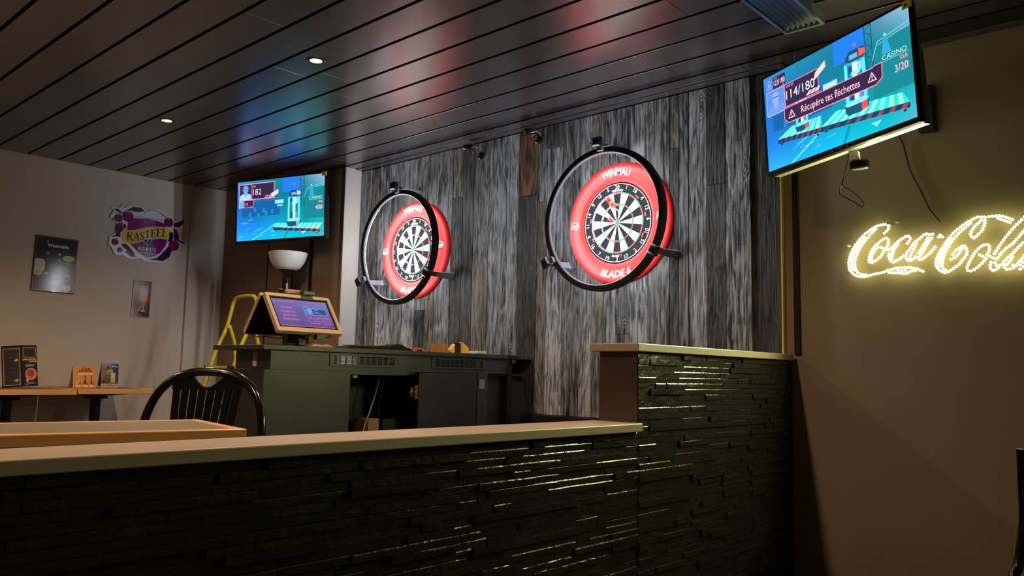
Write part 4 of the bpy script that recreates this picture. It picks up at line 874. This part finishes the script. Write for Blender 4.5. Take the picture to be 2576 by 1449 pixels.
# things on the desk
zt = 1.0005
m = MB(); n = 10
for i in range(n+1):
    t = i/n; y = -1.47+.15*t
    for j in range(7):
        a = math.pi*j/6; h = (.027+.006*math.sin(t*9))*math.sin(math.pi*min(max(t, .06), .94))**.6
        m.v.append((-.80+.06*math.cos(a)*(.6+.4*math.sin(math.pi*t)), y, zt+h*math.sin(a)))
m.f = [(i*7+j, i*7+j+1, (i+1)*7+j+1, (i+1)*7+j) for i in range(n) for j in range(6)]+[tuple(range(7))[::-1], tuple(range(n*7, n*7+7))]+[(i*7, (i+1)*7, (i+1)*7+6, i*7+6) for i in range(n)]
m.build('cloth_cap', 'tan_cloth', None, smooth=True, label='crumpled tan cap on the black console desk', cat='cap')
r = thing('tool_pouch', 'flat black fabric pouch with tan top on the console desk', 'pouch', (-.74, -1.08, zt))
prof = [(-1.30, 0), (-1.285, .010), (-1.24, .016), (-1.10, .018), (-1.02, .024), (-.985, .033), (-.955, .033), (-.92, .020), (-.885, .010), (-.87, 0)]
MB().prism([(y, zt+z) for y, z in prof], -.79, -.70, 'x').build('body', 'black_cloth', r, bevel=.003)
MB().prism([(-1.26, zt+.0165), (-1.10, zt+.0185), (-1.03, zt+.0235), (-1.03, zt+.027), (-1.10, zt+.022), (-1.26, zt+.020)], -.785, -.712, 'x').build('liner', 'tan_cloth', r)
MB().box(-.735, -.700, -.868, -.800, zt+.010, zt+.018).box(-.735, -.700, -.868, -.856, zt, zt+.010).box(-.735, -.700, -.812, -.800, zt, zt+.010).build('saw_handle', 'orange_plastic', None, bevel=.002, label='orange plastic handle lying beside the black pouch', cat='tool')
r = thing('tape_roll', 'roll of brown packing tape lying flat on the console desk', 'tape', (-.72, -.672, zt))
MB().lathe([(.040, .001), (.048, .0), (.048, .048), (.040, .048)], 40, (-.72, -.672, zt), closed=True).build('tape', 'tape_brown', r, smooth=True)
MB().lathe([(.0375, .0005), (.0397, .0005), (.0397, .0475), (.0375, .0475)], 40, (-.72, -.672, zt), closed=True).build('core', 'cardboard', r, smooth=True)
r = thing('corner_clamp', 'yellow and black angled clamp standing beside the tape roll', 'tool', (-.70, -.54, zt))
MB().prism([(-.605, zt), (-.572, zt), (-.572, zt+.052), (-.600, zt+.018)], -.73, -.70, 'x').build('jaw', 'yellow_plastic', r, bevel=.0015)
MB().prism([(-.538, zt), (-.488, zt), (-.488, zt+.034), (-.538, zt+.062)], -.71, -.68, 'x').build('jaw', 'yellow_plastic', r, bevel=.0015)
MB().box(-.722, -.694, -.571, -.539, zt, zt+.056).build('spacer', 'black_plastic', r)
MB().box(-.685, -.672, -.545, -.482, zt, zt+.005).build('flange', 'yellow_plastic', r)
r = thing('utility_knife', 'slim white and green utility knife at the end of the console desk', 'knife', (-.71, -.40, zt))
MB().bar((-.70, -.478, zt+.008), (-.71, -.395, zt+.008), .022, .014).build('handle', 'pale_plastic', r, bevel=.002)
MB().bar((-.7102, -.394, zt+.009), (-.718, -.318, zt+.009), .026, .018).build('end_cap', 'green_plastic', r, bevel=.003)
MB().bar((-.686, -.43, zt+.004), (-.692, -.36, zt+.004), .006, .005).build('clip', 'blade_steel', r)

# ------------------------------------------------------------------ touch screens on the desk
def touch(label, loc, ya, ti, lit):
    r = thing('touch_screen', label, 'screen', loc, m3=facing(ya, ti)); W, Hh = .362, .218
    bz = .014
    MB().box(-W/2, W/2, .0, .016, -Hh/2, Hh/2).build('casing', 'black_plastic', r, bevel=.002, local=True)
    f = MB(); y0, y1 = -.006, -.0002
    f.box(-W/2, W/2, y0, y1, Hh/2-bz, Hh/2).box(-W/2, W/2, y0, y1, -Hh/2, -Hh/2+.020).box(-W/2, -W/2+bz, y0, y1, -Hh/2+.020, Hh/2-bz).box(W/2-bz, W/2, y0, y1, -Hh/2+.020, Hh/2-bz)
    f.box(-W/2-.003, -W/2-.0002, y0, .016, -Hh/2, Hh/2).box(W/2+.0002, W/2+.003, y0, .016, -Hh/2, Hh/2).box(-W/2, W/2, y0, .016, Hh/2+.0002, Hh/2+.004).box(-W/2, W/2, y0, .016, -Hh/2-.004, -Hh/2-.0002)
    f.build('frame', 'kiosk_frame', r, local=True)
    MB().box(-W*.32, W*.32, .0165, .030, -Hh*.3, Hh*.3).build('rear_cover', 'black_plastic', r, bevel=.004, local=True)
    w_, h_ = W-2*bz, Hh-bz-.020
    cv = Canvas(w_, h_); cv.rect(0, 0, 1, 1, (14,12,16))
    a = (118,108,176) if lit else (60,56,96); b = (140,130,200) if lit else (60,56,96)
    cv.poly([(.03, .06), (.03, .94), (.965, .94), (.965, .06)], [a, (104,84,150), (96,84,150), b])
    P2 = (255,110,165)
    cv.line([(.04, .93), (.955, .93)], .014, (255,110,150)); cv.line([(.04, .06), (.04, .12)], .01, P2)
    cv.text('BATTERY BATTLE', .215, .14, .055, P2, width=.33)
    for t, u, v, wd in (('CLASSEMENT', .238, .337, .19), ('CHANGER DE JEU', .24, .465, .245), ('RÈGLES DU JEU', .245, .592, .215), ('RECUPER JOUEURS', .248, .715, .27)): cv.text(t, u, v, .05, (240,120,190), width=wd, bold=.02)
    cv.text('ROUND 3', .585, .245, .04, P2, width=.10)
    cv.rect(.53, .305, .91, .525, (64,78,150)); cv.frame([(.53, .305), (.90, .312), (.912, .345), (.905, .50), (.885, .525), (.53, .525)], .018, (90,190,255))
    cv.rect(.545, .34, .565, .49, (90,180,250)); cv.rect(.575, .33, .66, .50, (150,160,220)); cv.text('VVV77', .73, .36, .04, (150,220,255), width=.08); cv.line([(.69, .43), (.76, .43)], .01, (130,190,245)); cv.line([(.69, .475), (.80, .475)], .01, (130,190,245))
    for k, t in enumerate(('S2', 'B1', 'S10')):
        u = .535+.135*k; cv.line([(u, .565), (u, .745), (u+.105, .745), (u+.105, .60)], .01, P2); cv.text(t, u+.052, .63, .055, P2, width=.06, bold=.02); cv.text('7', u+.052, .70, .035, P2)
    cv.line([(.55, .81), (.72, .81)], .014, P2); cv.line([(.77, .81), (.91, .81)], .014, P2)
    o = cv.build('display', 'touch_picture', r, base=.0003); o.location = (0, 0, .003)
    return r
touch('lit touch screen with purple menu, tilted towards the dark half wall', (-.834, -1.456, 1.160), 1.600, -.62, True)
touch('touch screen seen from its black back, tilted towards the ladder', (-1.010, -1.452, 1.160), -1.560, -.62, True)
s = thing('screen_stand', 'black column holding the two touch screens on the console desk', 'stand', (-.92, -1.45, zt))
MB().box(-.97, -.87, -1.52, -1.38, zt, zt+.012).build('foot', 'black_metal', s, bevel=.002)
MB().box(-.945, -.895, -1.50, -1.46, zt+.0125, 1.11).build('upright', 'black_metal', s, bevel=.002)
MB().box(-.945, -.895, -1.44, -1.40, zt+.0125, 1.11).build('upright', 'black_metal', s, bevel=.002)
r = thing('card_reader', 'small tan and black reader clipped on top of the touch screens', 'device', (-.915, -1.43, 1.262))
MB().bar((-.935, -1.50, 1.272), (-.905, -1.38, 1.270), .05, .018).build('body', 'kiosk_frame', r, bevel=.004)
MB().bar((-.885, -1.445, 1.268), (-.88, -1.375, 1.267), .032, .022).build('front', 'black_plastic', r, bevel=.003)
MB().ball((-.955, -1.51, 1.275), .014, 10, 8).build('knob', 'black_plastic', r, smooth=True)
MB().tube(smooth_path([(-.775, -1.47, 1.072), (-.77, -1.44, 1.050), (-.77, -1.41, 1.058), (-.77, -1.36, 1.050), (-.775, -1.34, 1.062)]), .003, 6).box(-.785, -.755, -1.43, -1.385, 1.040, 1.062).build('screen_lead', 'cable_black', None, label='black lead with a small block under the lit touch screen', cat='cable')
MB().tube(smooth_path([(-1.05, -1.60, 1.060), (-1.05, -1.57, 1.048), (-1.05, -1.52, 1.052), (-1.04, -1.46, 1.046), (-1.03, -1.42, 1.058)]), .0022, 6).build('screen_lead', 'cable_black', None, label='thin black lead drooping under the back-turned touch screen', cat='cable')

# ------------------------------------------------------------------ floor lamp, door and coil in the brown corner
lx, ly = -2.80, -.33
r = thing('floor_lamp', 'floor lamp with white glass bowl shade behind the touch screens', 'lamp', (lx, ly, 0))
MB().lathe([(.0, .0), (.125, .0), (.125, .012), (.03, .03), (.012, .045), (0, .045)], 32, (lx, ly, 0)).build('base', 'black_metal', r, smooth=True)
MB().tube([(lx, ly, .04), (lx, ly, 1.56)], .0105, 14).build('pole', 'chrome', r, smooth=True)
MB().lathe([(.0, 1.535), (.016, 1.535), (.018, 1.56), (.030, 1.60), (.062, 1.628), (.064, 1.634), (0, 1.634)], 32, (lx, ly, 0)).build('socket_cone', 'black_metal', r, smooth=True)
sh = [(.0, 1.6345), (.066, 1.6345), (.098, 1.655), (.122, 1.69), (.138, 1.73), (.146, 1.765), (.143, 1.765), (.134, 1.73), (.118, 1.692), (.094, 1.659), (.064, 1.639), (0, 1.639)]
MB().lathe(sh, 48, (lx, ly, 0)).build('shade', 'lamp_white', r, smooth=True)
ang = math.atan2(.13, 1.543)
dn = thing('door_1', None, None); dn['kind'] = 'structure'; dn['label'] = 'plain brown door behind the floor lamp'
dn.location = (-2.98, -.205, 0); dn.rotation_euler = (0, 0, ang)
MB().box(-.255, .255, -.010, .0, .01, 1.93).build('leaf', 'niche_brown', dn, local=True, bevel=.002)
MB().box(-.275, -.258, -.006, .002, 0, 1.95).build('jamb', 'gap_black', dn, local=True)
MB().box(.258, .272, -.006, .002, 0, 1.95).build('jamb', 'gap_black', dn, local=True)
MB().box(-.258, .258, -.006, .002, 1.932, 1.95).build('lintel', 'gap_black', dn, local=True)
r = thing('hose_coil', 'dark red wall box with a coiled black cable behind the lamp pole', 'coil', (-2.90, -.235, 1.5))
MB().box(-2.975, -2.905, -.262, -.2165, 1.475, 1.615).build('box', 'dark_red', r, bevel=.003)
for k in range(4):
    MB().tube([(-2.855+.065*math.cos(t), -.270-.004*k+.002*math.sin(t), 1.545+.075*math.sin(t)+.004*k) for t in [2*math.pi*i/28 for i in range(28)]], .0028, 6, True).build('cable_turn', 'cable_black', r, smooth=True)
MB().tube([(-2.790, -.28, 1.545), (-2.80, -.28, 1.46), (-2.815, -.27, 1.38)], .0035, 6).build('cable_tail', 'cable_black', r, smooth=True)

# ------------------------------------------------------------------ yellow step ladder
r = thing('step_ladder', 'worn yellow tubular step ladder standing behind the console desk', 'ladder', (-2.94, -.62, 0))
xa, xb = -3.095, -2.765
def railp(x): return [(x, -.955, .0), (x, -.746, .884), (x, -.640, 1.174), (x, -.606, 1.30), (x, -.592, 1.37)]
loop = smooth_path(railp(xa)+[(xa+.03, -.588, 1.408), (xa+.09, -.587, 1.422), (xb-.09, -.587, 1.422), (xb-.03, -.588, 1.408)]+railp(xb)[::-1], 6)
MB().tube(loop, .0135, 12).build('front_frame', 'yellow_paint', r, smooth=True)
for x in (xa+.0, xb):
    MB().tube(smooth_path([(x+.028, -.625, 1.205), (x+.03, -.600, 1.14), (x+.03, -.575, 1.06), (x+.03, -.553, .90), (x+.03, -.40, .0)], 6), .0125, 10).build('rear_leg', 'yellow_paint', r, smooth=True)
    MB().tube([(x+.015, -.612, 1.19), (x+.032, -.63, 1.20)], .015, 8).build('hinge', 'yellow_paint', r, smooth=True)
for z, y in ((.885, -.70), (.62, -.76), (.35, -.83)):
    MB().box(xa+.015, xb-.015, y-.09, y+.10, z, z+.022).build('tread', 'yellow_paint', r, bevel=.003)
    for x in (xa, xb): MB().box(x-.018, x+.018, y-.085, y-.045, z-.002, z+.024).build('tread_clamp', 'black_plastic', r, bevel=.003)

# ------------------------------------------------------------------ tables along the beige wall
def wall_table(y0, y1, label, dz):
    t = thing('bistro_table', label, 'table', (-3.55, (y0+y1)/2, 0), group='tables along the beige wall'); yc = (y0+y1)/2; zt_ = .735+dz
    MB().box(-3.88, -3.226, y0+.026, y1-.026, zt_-.030, zt_).build('table_top', 'table_top', t)
    e = MB(); e.box(-3.2258, -3.20, y0, y1, zt_-.034, zt_+.0005); e.box(-3.905, -3.8802, y0, y1, zt_-.034, zt_+.0005)
    e.box(-3.88, -3.2262, y0, y0+.0257, zt_-.034, zt_+.0005); e.box(-3.88, -3.2262, y1-.0257, y1, zt_-.034, zt_+.0005)
    e.build('wooden_edge', 'table_edge', t, bevel=.002)
    MB().lathe([(.035, .02), (.035, zt_-.075)], 20, (-3.55, yc, 0)).build('column', 'black_metal', t, smooth=True)
    MB().box(-3.61, -3.49, yc-.06, yc+.06, zt_-.075, zt_-.060).build('head_plate', 'black_metal', t)
    for dx, dy in ((1, 0), (-1, 0), (0, 1), (0, -1)):
        q = MB(); w_ = .02; L0, L1 = .03, .235
        a = [(L0, -.06), (L1, -.045), (L1, -.0345), (L0, -.0345)]
        vs = [((-3.55+dx*l+(w_ if dx == 0 else 0)*s, yc+dy*l+(w_ if dy == 0 else 0)*s, zt_+z)) for s in (-1, 1) for l, z in a]
        q.add(vs, [(0,1,2,3), (7,6,5,4)]+[(i, (i+1) % 4, (i+1) % 4+4, i+4) for i in range(4)]).build('arm', 'black_metal', t)
        MB().bar((-3.55+dx*.03, yc+dy*.03, .03), (-3.55+dx*.27, yc+dy*.27, .015), .05, .03).build('foot', 'black_metal', t, bevel=.004)
wall_table(-1.600, -1.106, 'bistro table with orange card on its end, beside the beige wall corner', 0)
wall_table(-2.22, -1.606, 'bistro table with folded dark menu, against the beige wall', -.004)
zt2 = .7315
r = thing('menu_folder', 'dark folded menu standing open on the bistro table', 'menu', (-3.5, -1.84, zt2+.012), m3=facing(math.pi/2, -.10, .075))
for sgn, nm in ((-1, 'panel'), (1, 'panel')):
    c = math.cos(.35); p = MB().add([(0, 0, 0), (sgn*.112*c, .04 if sgn < 0 else .035, 0), (sgn*.112*c, .04 if sgn < 0 else .035, .275), (0, 0, .275),
                      (0, .004, 0), (sgn*.112*c, .044 if sgn < 0 else .039, 0), (sgn*.112*c, .044 if sgn < 0 else .039, .275), (0, .004, .275)], [(0,1,2,3), (7,6,5,4), (0,4,5,1), (1,5,6,2), (2,6,7,3), (3,7,4,0)]).build(nm, 'tin_dark', r, local=True)
    cv = Canvas(.108, .268)
    cv.rect(0, 0, 1, 1, (34,28,34))
    if sgn < 0:
        cv.rect(.06, .05, .94, .97, (58,52,52)); cv.frame([(.07, .06), (.93, .06), (.93, .96), (.07, .96)], .014, (196,166,150))
        for k in range(9): cv.rect(.15, .14+.09*k, .15+random.uniform(.3, .6), .165+.09*k, (40,38,44))
        for v in (.36, .86): cv.poly([(.6, v-.02), (.72, v+.03), (.86, v), (.82, v-.04), (.74, v-.05), (.7, v-.02)], (206,186,172))
    else:
        cv.rect(.1, .06, .92, .29, (56,50,52)); cv.frame([(.1, .05), (.93, .05), (.93, .29), (.1, .29)], .013, (200,170,156))
        cv.rect(.3, .11, .7, .2, (40,40,48)); cv.rect(.08, .31, .95, .42, (92,40,40))
        for v, u0, u1 in ((.35, .08, .4), (.345, .5, .9), (.40, .52, .95)): cv.line([(u0, v), ((u0+u1)/2, v-.012), (u1, v)], .035, (220,176,90))
        for k, v in enumerate((.475, .50, .525)): cv.line([(.2+.05*k, v), (.85-.05*k, v-.008)], .009, (210,200,200))
        cv.circ(.58, .71, .38, (214,150,110)); cv.circ(.55, .69, .25, (180,66,80)); cv.circ(.38, .80, .12, (190,160,110)); cv.circ(.33, .86, .1, (200,190,150))
        cv.line([(.3, .92), (.8, .91)], .009, (210,200,200)); cv.line([(.2, .96), (.9, .945)], .009, (210,200,200))
    o = cv.build('print', 'print_matte', p); a = math.atan2(.04 if sgn < 0 else .035, .112*c)
    o.rotation_euler = (0, 0, a if sgn > 0 else -a); o.location = (sgn*.056*c, .0195 if sgn < 0 else .017, .1375)
MB().add([(-.05, -.02, -.001), (.06, -.02, -.001), (.06, .05, -.001), (-.05, .05, -.001), (-.05, -.02, .002), (.06, -.02, .002), (.06, .05, .002), (-.05, .05, .002)], [(0,3,2,1), (4,5,6,7), (0,1,5,4), (1,2,6,5), (2,3,7,6), (3,0,4,7)]).build('holder_base', 'clear_acrylic', r, local=True)
MB().box(.004, .034, -.026, -.022, .002, .15).build('holder_front', 'clear_acrylic', r, local=True)
def table_card(name, label, loc, ya, ti, ro, W, Hh, paint, back):
    r = thing(name, label, 'card', loc, m3=facing(ya, ti, ro))
    MB().box(-W/2, W/2, .0, .003, 0, Hh).build('front', back, r, local=True)
    bk = MB().add([(-W/2, .004, Hh), (W/2, .004, Hh), (W/2, .07, .02), (-W/2, .07, .02), (-W/2, .006, Hh), (W/2, .006, Hh), (W/2, .073, .02), (-W/2, .073, .02)], [(0,1,2,3), (7,6,5,4), (0,4,5,1), (1,5,6,2), (2,6,7,3), (3,7,4,0)])
    bk.build('back_flap', back, r, local=True)
    cv = Canvas(W, Hh); paint(cv); o = cv.build('print', 'print_matte', r); o.location = (0, 0, Hh/2)
    return r
def orange(cv):
    cv.rect(0, 0, 1, 1, (226,152,64)); cv.text('CÔLD', .55, .125, .085, (92,44,10), width=.40, bold=.05)
    for k in range(8): cv.rect(.26+.072*k, .19+.01*(k % 2), .315+.072*k, .265-.008*(k % 3), (92,44,10))
    cv.rect(.25, .32, .83, .40, (240,225,220)); cv.line([(.3, .36), (.78, .36)], .012, (110,100,120))
    for u, c in ((.22, (220,190,190)), (.52, (70,30,34)), (.8, (74,74,130))):
        bottle(cv, u, .44, .84, .06, c, c); cv.circ(u+.08, .80, .07, (196,110,60)); cv.rect(u-.1, .87, u+.1, .96, (244,214,200))
def whiskey(cv):
    cv.grad([[(160,150,146),(130,150,160),(40,60,80)], [(140,120,116),(90,110,120),(26,36,56)], [(150,130,124),(100,90,90),(40,40,54)], [(120,80,76),(100,60,60),(70,50,54)], [(190,165,145),(185,160,142),(180,155,140)]], 6, 8)
    cv.text('APPLE', .78, .12, .05, (225,230,235), width=.34, bold=.02); cv.circ(.56, .31, .1, (220,226,232)); cv.text('3', .56, .31, .09, (50,70,80), bold=.03)
    cv.rect(.34, .11, .43, .24, (28,30,30)); cv.poly([(.34, .24), (.27, .34), (.27, .42), (.52, .42), (.52, .34), (.43, .24)], (206,110,60)); cv.rect(.24, .40, .54, .69, (52,110,62)); cv.line([(.28, .46), (.39, .435), (.5, .46)], .012, (210,214,200)); cv.circ(.39, .55, .07, (90,130,80))
    cv.rect(.56, .38, .82, .78, (214,196,150)); cv.rect(.58, .6, .8, .76, (200,170,110)); cv.circ(.16, .75, .1, (90,40,44)); cv.rect(0, .83, 1, 1, (186,160,142)); cv.line([(.3, .93), (.5, .89), (.7, .93)], .018, (110,84,74))
table_card('table_card', 'orange promotional card with three bottles on the bistro table', (-3.46, -1.465, .736), math.pi/2+.05, -.16, 0, .155, .152, orange, 'paper')
table_card('table_card', 'promotional card with a green-labelled bottle beside the orange card', (-3.46, -1.300, .736), math.pi/2-.05, -.10, 0, .115, .172, whiskey, 'cardboard')

# ------------------------------------------------------------------ near table and chairs
ta = math.radians(-11)
t = thing('cafe_table', 'wood-edged table with grey top just behind the low ledge', 'table', (.28, -2.86, 0), rotz=ta)
W1, W0, L = .235, -.20, .62
def TB(mb, n, m_, bev=0): return mb.build(n, m_, t, bevel=bev, local=True)
zt3 = .7385
TB(MB().box(W0+.03, W1-.03, -L+.03, .37-.03, zt3-.026, zt3), 'table_top', 'table_top')
e = MB(); e.box(W1-.0295, W1, -L, .37, zt3-.030, zt3+.0006).box(W0, W0+.0295, -L, .37, zt3-.030, zt3+.0006).box(W0+.0297, W1-.0297, .3405, .37, zt3-.030, zt3+.0006).box(W0+.0297, W1-.0297, -L, -L+.0295, zt3-.030, zt3+.0006)
TB(e, 'wooden_edge', 'table_edge', .003)
TB(MB().lathe([(.035, .02), (.035, zt3-.0265)], 20, (.02, -.12, 0)), 'column', 'black_metal')
TB(MB().lathe([(0, 0), (.20, 0), (.20, .012), (.04, .03), (0, .03)], 28, (.02, -.12, 0)), 'base', 'black_metal')
cy = math.radians(24); LEAN = .17
c = thing('cafe_chair', 'black hoop-backed chair with fanned slats at the near table', 'chair', (-.058, -2.370, 0), rotz=cy)
def CB(mb, n, m_='black_gloss', sm=True, bev=0):
    mb.v = [(x, y+LEAN*max(z-.47, 0), z) for x, y, z in mb.v]
    return mb.build(n, m_, c, smooth=sm, bevel=bev, local=True)
def hoop(t_):      # outline of the bent back, 0..pi
    a = t_; x = -.215*math.cos(a); return x
def hp(k, n=28, w_=.240, z0=.60, top=.882):
    a = math.pi*k/n; ex = .62
    cx = -math.copysign(abs(math.cos(a))**.8, math.cos(a))*w_; cz = z0+(top-z0)*(math.sin(a)**.66)
    return (cx, .0, cz)
H_ = [hp(k) for k in range(29)]
path = [(-.175, -.02, .44), (-.195, -.01, .52)]+H_+[(.195, -.01, .52), (.175, -.02, .44)]
CB(MB().tube(path, .0150, 12), 'hoop')
def hz(x):
    for (x0, _, z0_), (x1, _, z1_) in zip(H_, H_[1:]):
        if x0 <= x <= x1: return z0_+(z1_-z0_)*(x-x0)/max(x1-x0, 1e-6)
    return .6
cr_top = [(x/100, hz(x/100)-.008-(.045*math.cos(x/100/.068*math.pi/2) if abs(x) < 6.8 else 0)) for x in range(-14, 15, 2)]
cr_bot = [(x/100, .822-.10*(x/100)**2) for x in range(14, -15, -4)]
CB(MB().prism(cr_top+cr_bot, -.006, .006), 'crest', bev=.002)
for k in range(8):
    ut = -.123+.2460*k/7; ub = -.092+.184*k/7; wt, wb_ = .0133, .0095
    CB(MB().prism([(ut-wt, .826), (ut+wt, .826), (ub+wb_, .47), (ub-wb_, .47)], -.005, .005), 'slat', bev=.0015)
CB(MB().box(-.10, .10, -.012, .012, .452, .472), 'lower_rail', bev=.003)
CB(MB().lathe([(0, .425), (.19, .425), (.205, .435), (.205, .446), (.19, .452), (0, .452)], 36, (0, -.19, 0)), 'seat')
for x, y, x2, y2 in ((-.14, -.05, -.19, .03), (.14, -.05, .19, .03), (-.14, -.33, -.18, -.38), (.14, -.33, .18, -.38)):
    CB(MB().tube([(x2, y2, 0), (x, y, .43)], [.011, .014], 10), 'leg')
CB(MB().tube([(-.165, -.01, .22), (.165, -.01, .22)], .009, 8), 'stretcher'); CB(MB().tube([(-.16, -.355, .22), (.16, -.355, .22)], .009, 8), 'stretcher')
LEAN = 0.
c = thing('cafe_chair', 'dark metal-framed chair at the right edge by the brown wall', 'chair', (2.36, -1.79, 0), rotz=math.radians(-20))
for s in (-1, 1):
    CB(MB().tube(smooth_path([(s*.20, .0, .765), (s*.20, .0, .70), (s*.20, -.002, .62), (s*.203, -.02, .54), (s*.205, -.04, .45), (s*.21, .06, .0)], 5), .0095, 10), 'back_post')
    CB(MB().tube([(s*.205, -.03, .44), (s*.205, -.40, .44), (s*.21, -.43, .0)], .0095, 10), 'front_leg')
CB(MB().box(-.188, .188, -.006, .008, .66, .762), 'backrest', bev=.004)
CB(MB().box(-.20, .20, -.42, -.03, .452, .485), 'seat', bev=.01)
CB(MB().tube([(-.195, -.03, .44), (.195, -.03, .44)], .008, 8), 'crossbar')
